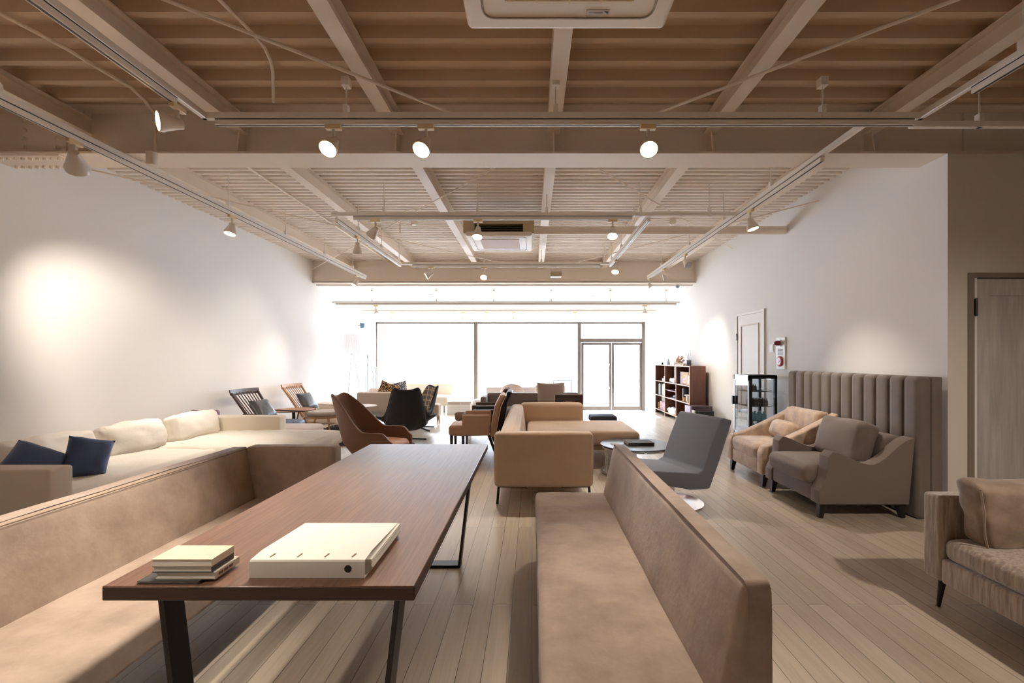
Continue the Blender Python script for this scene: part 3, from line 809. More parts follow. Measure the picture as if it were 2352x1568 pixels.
# right bench
t = thing('bench_sofa', 'taupe suede straight bench in the right foreground, seen from behind its end', 'bench', (.32, 2.2, 0))
b = nb(); sbox(b, (.27, 2.17, .30), (.49, 2.02, .24), .026, puff=(0, 0, .008), mid=12, wr=.004, seed=13); part('seat', b, SUEDE, t)
b = nb(); sbox(b, (.565, 2.17, .43), (.15, 1.96, .66), .03, puff=(.004, .002, .002), mid=12, wr=.004, seed=15,
              fn=lambda q: (q.x + (.07 * max(0, (q.z + .01)) / .33 if q.x < 0 else 0) - (.0 if q.x < 0 else 0), q.y, q.z))
part('backrest', b, SUEDE, t)
b = nb(); tube(b, [(.562, 1.205, .30), (.566, 1.198, .55), (.574, 1.21, .735), (.577, 1.3, .752), (.577, 3.1, .752)], .0022, 6); part('seam', b, SEAM, t)
part('plinth', bx(.06, .6, 1.22, 3.12, 0, .185), BLACKM, t)

# books and binder on the table
def flatbook(lab, x0, x1, y0, y1, z0, z1, cov, rz=0, spine=False):
    cx, cyy = (x0 + x1) / 2, (y0 + y1) / 2
    t = thing('book', lab, 'book', (cx, cyy, z0), rz, 'stacked sample books on the dining table')
    hx, hy, h = (x1 - x0) / 2, (y1 - y0) / 2, z1 - z0
    b = nb(); c = .0025
    box(b, -hx, hx, -hy, hy, 0, c); box(b, -hx, hx, -hy, hy, h - c, h); box(b, hx - c, hx, -hy, hy, c, h - c)
    off = Vector((cx, cyy, z0))
    bmesh.ops.translate(b, verts=b.verts, vec=off) if abs(rz) < 1e-6 else None
    cv = part('cover', b, cov, t)
    b = nb(); box(b, -hx + .003, hx - c, -hy + .002, hy - .002, c, h - c)
    bmesh.ops.translate(b, verts=b.verts, vec=off) if abs(rz) < 1e-6 else None
    part('pages', b, PAPER, t)
    return t, off, hx, hy, h
z0 = .73
flatbook('thin dark grey folder at the bottom of the small stack', -1.085, -.915, 1.249, 1.31, z0, z0 + .008, mat('charcoal_cover', (66, 62, 60), .7))
tt, off, hx, hy, h = flatbook('pale grey book with printed spine, third from top of the stack', -1.045, -.878, 1.262, 1.365, z0 + .008, z0 + .027, mat('pale_grey_cover', (206, 192, 176), .8))
b = nb()
for k in range(22):
    if k in (7, 14): continue
    y = 1.275 + k * .0028; box(b, -.8781, -.8775, y, y + .0020, z0 + .014, z0 + .021)
part('spine_text', b, SEAM, tt)
b_, off, hx, hy, h = flatbook('dark grey book, second from top of the stack', -1.052, -.886, 1.260, 1.352, z0 + .027, z0 + .045, mat('slate_cover', (84, 82, 80), .7))
b = nb()
for k in range(5): y = 1.267 + k * .016; box(b, -.8861, -.8855, y, y + .013, z0 + .033, z0 + .037)
part('spine_text', b, BLACKM, b_)
flatbook('cream speckled book on top of the stack', -1.053, -.885, 1.258, 1.352, z0 + .045, z0 + .065, mat('cream_speckled_cover', (226, 212, 190), .85, var=.06, vscale=60))

t = thing('ring_binder', 'large frosted white ring binder lying on the dining table', 'binder', (-.655, 1.44, .73), 0)
X0, X1, Ya, Yb = -.797, -.472, 1.283, 1.60
b = nb(); prism(b, [(Ya, .731), (Ya, .777), (Ya + .004, .781), (Ya + .06, .785), (Yb - .0, .772), (Yb, .7705), (Ya + .06, .7825), (Ya + .006, .7785), (Ya + .0025, .775), (Ya + .0025, .7335), (Yb, .7335), (Yb, .731)], 'X', X0, X1)
# skew right like in the photograph
cov = part('cover', b, BINDER, t)
b = nb(); random.seed(3)
for k in range(16):
    z = .735 + k * .00225; w = random.uniform(-.004, .006)
    box(b, X0 + .012 + w, X1 + .006 + w, Ya + .03, Yb - .004 + random.uniform(-.006, .004), z, z + .0017)
part('pages', b, PAPER, t)
part('thumb_hole', tube(nb(), [(-.519, Ya - .0006, .757), (-.519, Ya + .0012, .757)], .0105, 24), mat('dark_hole', (44, 34, 26), .6), cov)
for k in range(4):
    x = X0 + .048 + k * .078
    part('slot', obox(nb(), (x, Ya + .018, .7815), (x + .004, Ya + .038, .7838), .005, .0018), mat('slot_shadow_brown', (120, 84, 48), .6), cov)

# ================================================================ white corner sofa
t = thing('corner_sofa', 'long cream corner sofa with chaise along the left wall', 'sofa', (-3.6, 4.5, 0))
b = nb(); sbox(b, (-3.72, 3.085, .34), (1.06, .17, .55), .022, mid=4); part('armrest', b, CREAM2, t)
b = nb(); sbox(b, (-3.72, 5.865, .34), (1.02, .17, .55), .022, mid=4); part('armrest', b, CREAM2, t)
b = nb(); sbox(b, (-4.16, 4.475, .33), (.17, 2.64, .53), .022, mid=6); part('backrest', b, CREAM2, t)
b = nb(); box(b, -4.09, -3.24, 3.17, 5.78, .10, .27); box(b, -4.09, -2.50, 4.72, 5.9, .10, .27)
part('base', bev(b, .015, 2), CREAM2, t)
b = nb(); sbox(b, (-3.65, 3.93, .345), (.86, 1.50, .16), .05, puff=(.012, .0, .03), mid=14, wr=.02, seed=2, wf=7); part('seat_cushion', b, CREAM, t)
b = nb(); sbox(b, (-3.26, 5.32, .345), (1.62, 1.22, .16), .05, puff=(.02, .01, .03), mid=14, wr=.02, seed=6, wf=7); part('chaise_cushion', b, CREAM, t)
for x, y in ((-2.56, 5.78), (-2.56, 4.85), (-4.1, 3.2), (-3.3, 3.2)):
    part('leg', bx(x - .02, x + .02, y - .02, y + .02, 0, .10), BLACKM if x < -3 else SILV, t)
for i, (y, w, lab) in enumerate(((3.76, .70, 'cream back cushion nearest the camera, behind the navy pillows'), (4.53, .70, 'cream back cushion in the middle of the corner sofa'), (5.36, .70, 'warmly lit cream back cushion at the far end of the corner sofa'))):
    b = nb(); sbox(b, (0, 0, 0), (w, .15, .29), .045, puff=(.01, .035, .02), mid=10, wr=.022, seed=i * 7., wf=8)
    M = TRS((-3.985, y, .56), math.radians(-14), 0, PI / 2)
    bmesh.ops.transform(b, matrix=M, verts=b.verts)
    solo('back_cushion', b, CREAM, lab, 'cushion', 'cream back cushions on the corner sofa')
b = pillow(nb(), .33, .33, .2, TRS((-3.66, 3.33, .56), math.radians(-40), math.radians(30), math.radians(40)), wr=.012, seed=1)
solo('throw_pillow', b, NAVY, 'navy throw pillow half hidden behind the sofa armrest', 'pillow', 'navy throw pillows on the corner sofa')
b = pillow(nb(), .28, .34, .2, TRS((-3.50, 3.58, .565), math.radians(-28), math.radians(16), math.radians(50)), wr=.012, seed=4)
solo('throw_pillow', b, NAVY, 'navy throw pillow standing on the seat beside the other navy one', 'pillow', 'navy throw pillows on the corner sofa')

# low lilac ottoman behind the chaise and a purple seat by the wall
t = thing('ottoman', 'low pale lilac bench behind the cream chaise', 'ottoman', (-3.4, 6.5, 0))
b = nb(); sbox(b, (-3.42, 6.38, .32), (.78, .55, .17), .05, puff=(0, 0, .01)); part('seat', b, LILAC, t)
for x in (-3.74, -3.1):
    for y in (6.18, 6.58): part('leg', tube(nb(), [(x, y, 0), (x, y, .24)], .015, 8), SILV, t)
t = thing('leather_stool', 'purple leather low chair by the wall behind the corner sofa', 'chair', (-4.42, 6.15, 0))
b = nb(); sbox(b, (-4.42, 6.15, .52), (.38, .08, .27), .035); part('backrest', b, PURPLE, t)
b = nb(); sbox(b, (-4.42, 6.37, .38), (.38, .4, .08), .03); part('seat', b, PURPLE, t)
for x in (-4.58, -4.26):
    for y in (6.17, 6.53): part('leg', tube(nb(), [(x, y, 0), (x, y, .35)], .014, 8), BLACKM, t)

# ================================================================ spindle lounge chairs
def spindle_chair(lab, loc, rz, wood, cush, arms):
    t = thing('spindle_lounge_chair', lab, 'chair', loc, rz)
    def C(y, z): return y, z
    # back leans from (y .18,z .33) to (y .50,z .84)
    b0, b1 = Vector((0, .20, .30)), Vector((0, .56, .83))
    for s in (-1, 1):
        part('back_post', obox(nb(), (s * .25, b0.y, b0.z), (s * .29, b1.y, b1.z), .024, .034, up=(0, 1, 0)), wood, t)
    b = nb()
    n = 9; prev = None
    vs = []
    for i in range(n + 1):
        u = -1 + 2 * i / n; x = u * .315; y = b1.y + .03 - .04 * u * u
        vs.append([b.verts.new((x, y - .010, b1.z - .035 + .0 * u)), b.verts.new((x, y + .012, b1.z - .03)), b.verts.new((x, y + .035, b1.z + .05)), b.verts.new((x, y + .013, b1.z + .052))])
    for A, B in zip(vs, vs[1:]):
        for k in range(4): b.faces.new((A[k], B[k], B[(k + 1) % 4], A[(k + 1) % 4]))
    b.faces.new(vs[0]); b.faces.new(vs[-1][::-1]); bmesh.ops.recalc_face_normals(b, faces=b.faces)
    part('top_rail', b, wood, t)
    for i in range(8):
        u = -1 + 2 * (i + .5) / 8
        part('spindle', tube(nb(), [(u * .20, b0.y, b0.z + .01), (u * .255, b1.y + .02, b1.z)], .0075, 8), wood, t)
    # seat frame
    fr = [(.27 * math.copysign(abs(math.cos(a)) ** .7, math.cos(a)) , -.05 + .30 * math.copysign(abs(math.sin(a)) ** .8, math.sin(a))) for a in [2 * PI * k / 28 for k in range(28)]]
    fr = [(x * 1.08, y) for x, y in fr]
    part('seat_frame', prism(nb(), fr, 'Z', .27, .30), wood, t)
    b = nb(); sbox(b, (0, -.06, .34), (.56, .56, .085), .042, puff=(0, 0, .015), fn=lambda q: (q.x * (1 - .25 * (q.y / .28) ** 2), q.y * (1 - .2 * (q.x / .28) ** 2), q.z)); part('seat_cushion', b, cush, t)
    for x, y, dx, dy in ((-.22, -.25, -.03, -.05), (.22, -.25, .03, -.05), (-.2, .2, -.04, .12), (.2, .2, .04, .12)):
        part('leg', tube(nb(), [(x + dx, y + dy, 0), (x, y, .28)], .013, 10, .021), wood, t)
    if arms:
        for s in (-1, 1):
            part('arm', obox(nb(), (s * .30, .36, .52), (s * .32, -.20, .50), .045, .018), wood, t)
            part('arm_post', tube(nb(), [(s * .31, -.12, .49), (s * .27, -.10, .29)], .011, 8), wood, t)
    return t
r1 = (-3.90, 7.03, 0)
spindle_chair('dark spindle-back lounge chair with arms and navy seat by the left wall', r1, math.radians(86), WENGE, BLUEL, True)
r2 = (-3.90, 8.42, 0)
spindle_chair('light oak spindle-back lounge chair with grey seat by the left wall', r2, math.radians(86), OAK, GREYL, False)
for (r, ang, lab, sd) in ((r1, 86, 'black leather pillow on the dark spindle-back chair', 2), (r2, 86, 'black leather pillow on the light oak spindle-back chair', 5)):
    Rz = Matrix.Rotation(math.radians(ang), 4, 'Z')
    M = Matrix.Translation(r) @ Rz @ TRS((0, .26, .56), math.radians(-34), 0, 0)
    solo('leather_pillow', pillow(nb(), .42, .36, .13, M, wr=.008, seed=sd, pinch=.05), LEATHB, lab, 'pillow')
def round_table(name, lab, c, r, h, top, pole, base_r=.2, th=.022, pr=.025, basem=None):
    t = thing(name, lab, 'table', c)
    part('tabletop', lathe(nb(), [(r - .03, h - th), (r, h - th * .35), (r, h), (r - .004, h)], c, 40), top, t)
    part('pole', tube(nb(), [(c[0], c[1], .01), (c[0], c[1], h - th)], pr, 16), pole, t)
    part('base', lathe(nb(), [(base_r, .0), (base_r, .008), (pr * 1.5, .022)], c, 32), basem or pole, t)
    return t
round_table('side_table', 'round walnut side table between the two spindle-back chairs', (-4.05, 7.73, 0), .33, .485, WOODT, BLACKM)
t_w = round_table('side_table', 'round white side table in front of the far cream sofa', (-3.14, 8.2, 0), .33, .50, mat('pale_table_top', (226, 214, 204), .5), BLACKM, .22)
# low glass table with conical chrome foot
t = thing('coffee_table', 'low glass coffee table with conical chrome foot on the shag rug', 'table', (-3.05, 8.70, .015))
part('tabletop', lathe(nb(), [(.32, .30), (.325, .306), (.32, .312)], (-3.05, 8.70, 0), 40), FGLASS, t)
part('pedestal', lathe(nb(), [(.13, .016), (.07, .07), (.045, .2), (.06, .3)], (-3.05, 8.70, 0), 24), CHROME, t)
# pouf
t = thing('pouf', 'square cream pouf behind the light oak chair', 'pouf', (-4.33, 9.65, 0))
b = nb(); sbox(b, (-4.33, 9.65, .20), (.64, .6, .39), .05, puff=(.01, .01, .03), wr=.012, seed=3); part('body', b, mat('pouf_fabric', (214, 196, 176), .95), t)
b = nb(); tube(b, [(-4.64, 9.34, .38), (-4.33, 9.36, .415), (-4.02, 9.34, .38)], .006, 6); part('piping', b, GREYL, t)
# shag rug
rug = thing('shag_rug', 'dark grey shaggy rug under the left seating group', 'rug', (-3.35, 8.7, 0))
part('backing', bx(-3.9, -2.75, 7.0, 9.1, .0, .015), SHAG, rug)
b = nb(); random.seed(11)
for i in range(9000):
    x, y = random.uniform(-3.93, -2.72), random.uniform(6.97, 9.1)
    dx, dy, w = random.uniform(-.03, .03), random.uniform(-.03, .03), .006
    h = random.uniform(.025, .05)
    a = random.uniform(0, PI); ca, sa = math.cos(a) * w, math.sin(a) * w
    v = [b.verts.new((x - ca, y - sa, .012)), b.verts.new((x + ca, y + sa, .012)), b.verts.new((x + dx + ca * .6, y + dy + sa * .6, h)), b.verts.new((x + dx - ca * .6, y + dy - sa * .6, h))]
    b.faces.new(v)
pl = part('pile', b, SHAG, rug); pl['kind'] = 'stuff'

# ================================================================ shell chairs
def sm(a, b_, x):
    t = max(0, min(1, (x - a) / (b_ - a))); return t * t * (3 - 2 * t)
def shell(fn, nu=44, nv=22, th=.035):
    b = nb(); g = [[b.verts.new(fn(-1 + 2 * i / nu, j / nv)) for j in range(nv + 1)] for i in range(nu + 1)]
    for i in range(nu):
        for j in range(nv): b.faces.new((g[i][j], g[i + 1][j], g[i + 1][j + 1], g[i][j + 1]))
    return b
def thick(o, th, bevel=0.):
    m = o.modifiers.new('thickness', 'SOLIDIFY'); m.thickness = th; m.offset = 0; m.use_even_offset = False
    m2 = o.modifiers.new('smooth', 'SUBSURF'); m2.levels = 1; m2.render_levels = 2
def star_base(t, r, m, zc=.06, n=4, rot=45):
    part('pole', tube(nb(), [(0, 0, .05), (0, 0, .34)], .022, 14), m, t)
    for k in range(n):
        a = math.radians(rot + 360 / n * k)
        part('foot', obox(nb(), (0, 0, zc), (r * math.cos(a), r * math.sin(a), .016), .035, .022), m, t)
# brown wing chair
t = thing('wing_lounge_chair', 'brown leather high-back lounge chair behind the end of the dining table', 'chair', (-1.74, 4.98, 0), math.radians(82))
def brown(u, v):
    s = abs(u); sg = 1 if u >= 0 else -1
    rim = .60 + .40 * (1 - sm(.24, .56, s)) - .03 * (1 - sm(0, .22, s)) - .10 * sm(.85, 1, s)
    z = .24 + (rim - .24) * v
    grow = (min(1, v * 3.2)) ** .5
    a = .33 - .02 * v
    if s < .5:
        ph = s * PI; x = a * (math.sin(ph) ** .8); y = .24 * math.copysign(abs(math.cos(ph)) ** .8, math.cos(ph)) + .05
    else:
        k = (s - .5) * 2; x = a + .015 * math.sin(k * PI); y = .05 - .42 * k
    hz = max(0, (z - .35) / .65)
    top = (1 - sm(.24, .56, s))
    y += hz * (.24 * top)
    x *= (1 - .32 * hz * top)
    x *= grow * .75 + .25; y = y * (grow * .7 + .3) - .02
    return (sg * x, y, z)
o = part('shell', shell(brown), BROWNL, t); thick(o, .035)
b = nb(); sbox(b, (0, -.10, .40), (.52, .58, .13), .06, puff=(0, 0, .03), wr=.004); part('seat_cushion', b, mat('brown_leather_seat', (176, 128, 100), .5), t)
star_base(t, .34, BLACKM)
t.scale = (.82, .88, .97)
# black egg chair seen from behind
def black(u, v):
    s = abs(u); sg = 1 if u >= 0 else -1
    rim = .43 + .47 * (1 - sm(.27, .44, s)) - .035 * (1 - sm(0, .25, s)) - .03 * sm(.9, 1, s)
    z = .20 + (rim - .20) * v
    grow = math.sin(min(1, v * 2.4) * PI / 2) ** .7
    a = .30
    if s < .5:
        ph = s * PI; x = a * (math.sin(ph) ** .75); y = .26 * abs(math.cos(ph)) ** .7
    else:
        k = (s - .5) * 2; x = a + .03 * math.sin(k * PI); y = -.30 * k
    hz = max(0, (z - .45) / .55); top = 1 - sm(.30, .52, s)
    y += hz * .14 * top; x *= 1 - .26 * hz * top
    x += .14 * sm(.36, .56, s) * sm(.45, 1, v)
    x *= grow * .72 + .28; y = y * (grow * .7 + .3)
    return (sg * x, y, z)
t = thing('egg_chair', 'black swivel egg chair seen from behind', 'chair', (-2.03, 7.35, 0), math.radians(195))
o = part('shell', shell(black), BLACKF, t); thick(o, .04)
b = nb(); sbox(b, (0, -.06, .36), (.5, .5, .12), .05, puff=(0, 0, .02)); part('seat_cushion', b, BLACKF, t)
star_base(t, .33, BLACKM, rot=20)
# plaid chair
t = thing('egg_chair', 'plaid wool shell chair with black outside, beyond the black egg chair', 'chair', (-2.16, 8.62, 0), math.radians(-52))
def plaid(u, v):
    p = Vector(black(u * .62, v)); return (p.x, p.y, p.z * .93)
o = part('shell', shell(plaid), BLACKF, t); thick(o, .03)
def plaid_in(u, v):
    p = Vector(black(u * .58, .18 + v * .79)); p.z *= .93; p.y -= .028; p.x *= .95; return p
o = part('lining', shell(plaid_in), plaid_material(), t); thick(o, .018)
b = nb(); sbox(b, (0, -.06, .34), (.46, .48, .1), .05); part('seat_cushion', b, BLACKF, t)
star_base(t, .36, BLACKM, rot=10)

# ================================================================ dining armchairs in a row
def armchair_dining(lab, loc, rz, fab, backf):
    t = thing('dining_armchair', lab, 'chair', loc, rz, 'dining armchairs in a row beside the tan sofa')
    b = nb(); sbox(b, (0, -.04, .40), (.50, .54, .13), .035, puff=(0, 0, .02)); part('seat', b, fab, t)
    for s in (-1, 1):
        b = nb(); sbox(b, (s * .255, .05, .475), (.05, .36, .27), .015, mid=3); part('arm', b, fab, t)
    b = nb(); sbox(b, (0, .26, .59), (.50, .07, .56), .03, mid=8, puff=(0, .01, 0),
                   fn=lambda q: (q.x, q.y + .10 * ((q.z + .28) / .56) + .045 * sm(.12, .28, q.z) , q.z))
    part('backrest', b, fab, t)
    b = nb(); sbox(b, (0, .302, .585), (.50, .012, .54), .005, mid=8,
                   fn=lambda q: (q.x * 1.0, q.y + .10 * ((q.z + .28) / .56) + .045 * sm(.12, .28, q.z), q.z))
    part('back_panel', b, backf, t)
    for x, y, dx, dy in ((-.22, -.27, 0, 0), (.22, -.27, 0, 0), (-.22, .22, 0, .12), (.22, .22, 0, .12)):
        b = nb(); obox(b, (x, y, .34), (x + dx, y + dy, 0), .04, .04)
        for v in b.verts:
            if v.co.z < .1: v.co.x = x + dx + (v.co.x - x - dx) * .6; v.co.y = y + dy + (v.co.y - y - dy) * .6
        part('leg', b, BLACKM, t)
    return t
armchair_dining('tan leather dining armchair, nearest in the row', (-.80, 6.22, 0), -PI / 2 + .05, mat('tan_leather', (186, 152, 128), .65), mat('tan_leather_back', (214, 186, 164), .4))
armchair_dining('black-backed dining armchair directly behind the tan one', (-.74, 6.85, 0), -PI / 2 + .02, mat('black_leather_matt', (44, 44, 48), .6), mat('black_back_gloss', (60, 64, 74), .3))
armchair_dining('dark taupe dining armchair, farthest in the row', (-.82, 7.46, 0), -PI / 2, DARKT, GREYL)
t = thing('shell_armchair', 'small brown shell chair mostly hidden behind the dining armchairs', 'chair', (-1.12, 8.2, 0), -1.3)
def small(u, v):
    p = Vector(black(u, v)); return (p.x * .8, p.y * .8, .18 + (min(p.z, .50 + .05 * math.cos(u * 3)) - .2) * .72)
o = part('shell', shell(small), mat('brown_suede', (122, 92, 74), .9), t); thick(o, .035)
star_base(t, .25, BLACKM)

# ================================================================ tan corner sofa
t = thing('corner_sofa', 'tan corner sofa with chaise in the middle of the room', 'sofa', (.3, 5.5, 0))
b = nb(); sbox(b, (.108, 4.275, .41), (.918, .15, .50), .035, mid=5, puff=(.005, .006, .004)); part('armrest', b, TANV, t)
b = nb(); sbox(b, (-.21, 5.62, .41), (.27, 2.62, .50), .06, mid=6, puff=(.01, 0, .006),
               fn=lambda q: (q.x - (.06 * (q.z + .25) / .5 if q.x > 0 else -.03 * (q.z + .25) / .5), q.y, q.z)); part('backrest', b, TANV, t)
b = nb(); sbox(b, (.30, 6.99, .42), (.96, .22, .50), .06, mid=5, puff=(0, .01, .006)); part('backrest', b, TAN, t)
b = nb(); sbox(b, (.23, 5.08, .33), (.66, 1.46, .17), .05, mid=8, puff=(0, 0, .02)); part('seat_cushion', b, TANV, t)
b = nb(); sbox(b, (.66, 6.38, .315), (1.46, 1.12, .19), .06, mid=8, puff=(0, 0, .012)); part('chaise_cushion', b, TANV, t)
b = nb(); box(b, -.32, .54, 4.24, 5.85, .168, .26); box(b, -.3, 1.34, 5.86, 7.05, .168, .235); part('base', bev(b, .012, 2), TAN, t)
for x, y, s in ((-.31, 4.24, 1), (.53, 4.24, -1), (-.31, 7.0, 1), (1.28, 5.95, -1), (1.28, 6.9, -1)):
    b = nb(); obox(b, (x, y, .165), (x - s * .012, y - .01, 0), .022, .022); box(b, min(x, x + s * .26), max(x, x + s * .26), y - .012, y + .012, .152, .168)
    part('leg', b, BLACKM, t)

# ================================================================ things behind the tan sofa
t = thing('low_sofa', 'taupe low sofa with wooden base beyond the dining armchairs', 'sofa', (0, 9.8, 0))
b = nb(); sbox(b, (0.02, 10.08, .36), (2.0, .22, .48), .04, mid=5); part('backrest', b, TAUPEF, t)
b = nb(); sbox(b, (0.02, 9.72, .22), (2.0, .62, .17), .05, mid=5, puff=(0, 0, .01)); part('seat', b, TAUPEF, t)
b = nb(); sbox(b, (-1.02, 9.85, .34), (.12, .7, .42), .03, mid=3); part('armrest', b, TAUPEF, t)
part('base', bx(-.98, 1.0, 9.45, 10.12, .05, .13), WOODT, t)
for x in (-.9, .92):
    for y in (9.5, 10.05): part('leg', bx(x - .02, x + .02, y - .02, y + .02, 0, .05), BLACKM, t)
solo('throw_pillow', pillow(nb(), .60, .56, .18, TRS((.40, 9.78, .56), math.radians(-14), 0, 0), seed=8), mat('taupe_pillow', (150, 128, 114), .9), 'large square taupe pillow on the low taupe sofa', 'pillow')
t = thing('upholstered_chair', 'dark chocolate leather chair seen from behind with small emblem', 'chair', (.60, 7.55, 0))
b = nb(); sbox(b, (.60, 7.42, .52), (.47, .05, .50), .02, mid=4); bk = part('backrest', b, CHOCO, t)
b = nb(); tube(b, [(.372, 7.397, .30), (.372, 7.397, .75), (.38, 7.397, .762), (.82, 7.397, .762), (.828, 7.397, .75), (.828, 7.397, .3)], .004, 6); part('piping', b, mat('piping_pink', (190, 160, 150), .6), bk)
EMB = mat('emblem_rose', (226, 170, 150), .5)
text('o wooooo o', .036, (.60, 7.3935, .655), (PI / 2, 0, 0), EMB, 'emblem', bk)
b = nb(); sbox(b, (.60, 7.68, .36), (.47, .46, .09), .03); part('seat', b, CHOCO, t)
for x in (.40, .80):
    for y in (7.45, 7.85): part('leg', bx(x - .018, x + .018, y - .018, y + .018, 0, .33), BLACKM, t)
t = thing('scoop_chair', 'beige round-backed chair beyond the low taupe sofa', 'chair', (-.48, 11.2, 0), PI)
def scoop(u, v):
    ph = u * PI * .5; top = .74 - .30 * abs(u) ** 2.2
    z = .30 + (top - .30) * v; g = min(1, v * 3) ** .5 * .5 + .5
    return (math.sin(ph) * .30 * g, math.cos(ph) * .26 * g, z)
o = part('shell', shell(scoop), mat('beige_shell', (216, 196, 184), .8), t); thick(o, .03)
b = nb(); sbox(b, (0, 0, .34), (.44, .42, .1), .04); part('seat', b, GREYL, t)
for x in (-.18, .18):
    for y in (-.16, .16): part('leg', tube(nb(), [(x * 1.2, y * 1.2, 0), (x, y, .3)], .014, 8), OAK, t)
t = thing('low_sofa', 'pale grey low sofa by the shop window', 'sofa', (-.2, 12.3, 0))
b = nb(); sbox(b, (-.35, 12.2, .34), (1.75, .2, .50), .04, mid=4); part('backrest', b, mat('pale_grey_fabric', (176, 164, 158), .9), t)
b = nb(); sbox(b, (-.35, 12.6, .24), (1.75, .62, .20), .04, mid=4); part('seat', b, mat('pale_grey_fabric', (176, 164, 158), .9), t)
for x in (-1.1, .45):
    for y in (12.2, 12.85): part('leg', bx(x - .02, x + .02, y - .02, y + .02, 0, .14), BLACKM, t)
t = thing('ribbed_sofa', 'pale ribbed sofa back behind the taupe pillow', 'sofa', (.4, 11.5, 0))
b = nb()
for k in range(10): sbox(b, (.12 + k * .075, 11.5, .38), (.078, .16, .60), .03, mid=2)
part('backrest', b, mat('ribbed_beige', (200, 184, 174), .9), t)
b = nb(); sbox(b, (.46, 11.8, .28), (.78, .5, .2), .04, mid=3); part('seat', b, mat('ribbed_beige', (200, 184, 174), .9), t)
for x in (.15, .75):
    for y in (11.5, 11.95): part('leg', bx(x - .02, x + .02, y - .02, y + .02, 0, .2), BLACKM, t)
t = thing('media_cabinet', 'low white media cabinet with grey drawer fronts near the window', 'cabinet', (-1.6, 11.2, 0))
part('body', bbox_(.004, -2.06, -1.10, 11.02, 11.5, .0, .31, seg=1), WHITE, t)
for k in range(3): part('drawer', bx(-2.03 + k * .31, -1.74 + k * .31, 11.0, 11.02, .235, .295), mat('drawer_grey', (186, 170, 162), .6), t)
solo('round_pouf', sbox(nb(), (-1.24, 10.75, .20), (.42, .42, .40), .16, mid=4), mat('white_pouf', (226, 222, 220), .9), 'small white rounded pouf beside the dining armchairs', 'pouf')

# far cream sofa seen from behind, ottoman
t = thing('cream_sofa', 'cream sofa seen from behind, beyond the round white table', 'sofa', (-2.6, 9.5, 0))
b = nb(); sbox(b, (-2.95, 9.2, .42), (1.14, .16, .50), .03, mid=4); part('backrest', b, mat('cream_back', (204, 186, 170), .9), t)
b = nb(); sbox(b, (-2.95, 9.65, .34), (1.10, .78, .22), .04, mid=4); part('seat', b, CREAM2, t)
for x in (-3.4, -2.5):
    for y in (9.22, 9.95): part('leg', tube(nb(), [(x, y, 0), (x, y, .24)], .02, 10), OAK, t)
t = thing('ottoman', 'beige ottoman with tapered wooden legs beside the plaid chair', 'ottoman', (-2.10, 9.35, 0))
b = nb(); sbox(b, (-2.12, 9.36, .29), (.46, .30, .25), .04, mid=4); part('seat', b, mat('beige_wool', (206, 186, 168), .9), t)
for x in (-2.25, -1.93):
    for y in (9.29, 9.43): part('leg', tube(nb(), [(x + .01, y, 0), (x, y, .17)], .009, 8, .02), OAK, t)
t = thing('window_sofa', 'white sofa close to the window behind the black egg chair', 'sofa', (-2.9, 11.8, 0))
b = nb(); sbox(b, (-2.75, 12.1, .45), (1.3, .2, .5), .05, mid=4); part('backrest', b, CREAM2, t)
b = nb(); sbox(b, (-2.75, 11.7, .28), (1.3, .7, .24), .05, mid=4); part('seat', b, CREAM2, t)
for x in (-3.3, -2.2):
    for y in (11.4, 12.1): part('leg', tube(nb(), [(x, y, 0), (x, y, .17)], .02, 10), OAK, t)
solo('throw_pillow', pillow(nb(), .38, .38, .15, TRS((-3.02, 9.50, .67), math.radians(-20), math.radians(24), math.radians(24)), seed=3), leopard_material('spotted_cotton', (40, 32, 28), (206, 160, 110), 34), 'black and tan spotted pillow on the cream sofa', 'pillow')
solo('throw_pillow', pillow(nb(), .38, .38, .14, TRS((-2.86, 9.75, .67), math.radians(-20), math.radians(-12), math.radians(8)), seed=6), leopard_material('white_spotted_cotton', (90, 92, 100), (228, 228, 230), 34), 'white spotted pillow beside the black and tan one', 'pillow')
solo('throw_pillow', pillow(nb(), .36, .34, .14, TRS((-3.30, 9.55, .60), math.radians(-50), 0, math.radians(-10)), seed=9), mat('pale_pink_cotton', (224, 206, 196), .9), 'rumpled pale pink cushion on the cream sofa', 'pillow')
# floor lamp
t = thing('floor_lamp', 'white tripod floor lamp with pleated shade by the left wall', 'lamp', (-4.05, 10.25, 0))
c = (-4.05, 10.25, 0)
b = nb(); n = 48
rings = []
for r, z in ((.215, 1.455), (.165, 1.895)):
    rings.append([b.verts.new((c[0] + (r + .006 * (k % 2)) * math.cos(2 * PI * k / n), c[1] + (r + .006 * (k % 2)) * math.sin(2 * PI * k / n), z)) for k in range(n)])
for k in range(n): b.faces.new((rings[0][k], rings[0][(k + 1) % n], rings[1][(k + 1) % n], rings[1][k]))
o = part('lamp_shade', b, shade_material(), t, ang=10)
part('hub', lathe(nb(), [(.03, 1.44), (.03, 1.5)], c, 14), SILV, t)
for a in (20, 140, 262):
    r = math.radians(a)
    part('leg', tube(nb(), [(c[0] + .27 * math.cos(r), c[1] + .27 * math.sin(r), 0), (c[0] + .02 * math.cos(r), c[1] + .02 * math.sin(r), 1.48)], .008, 8), SILV, t)
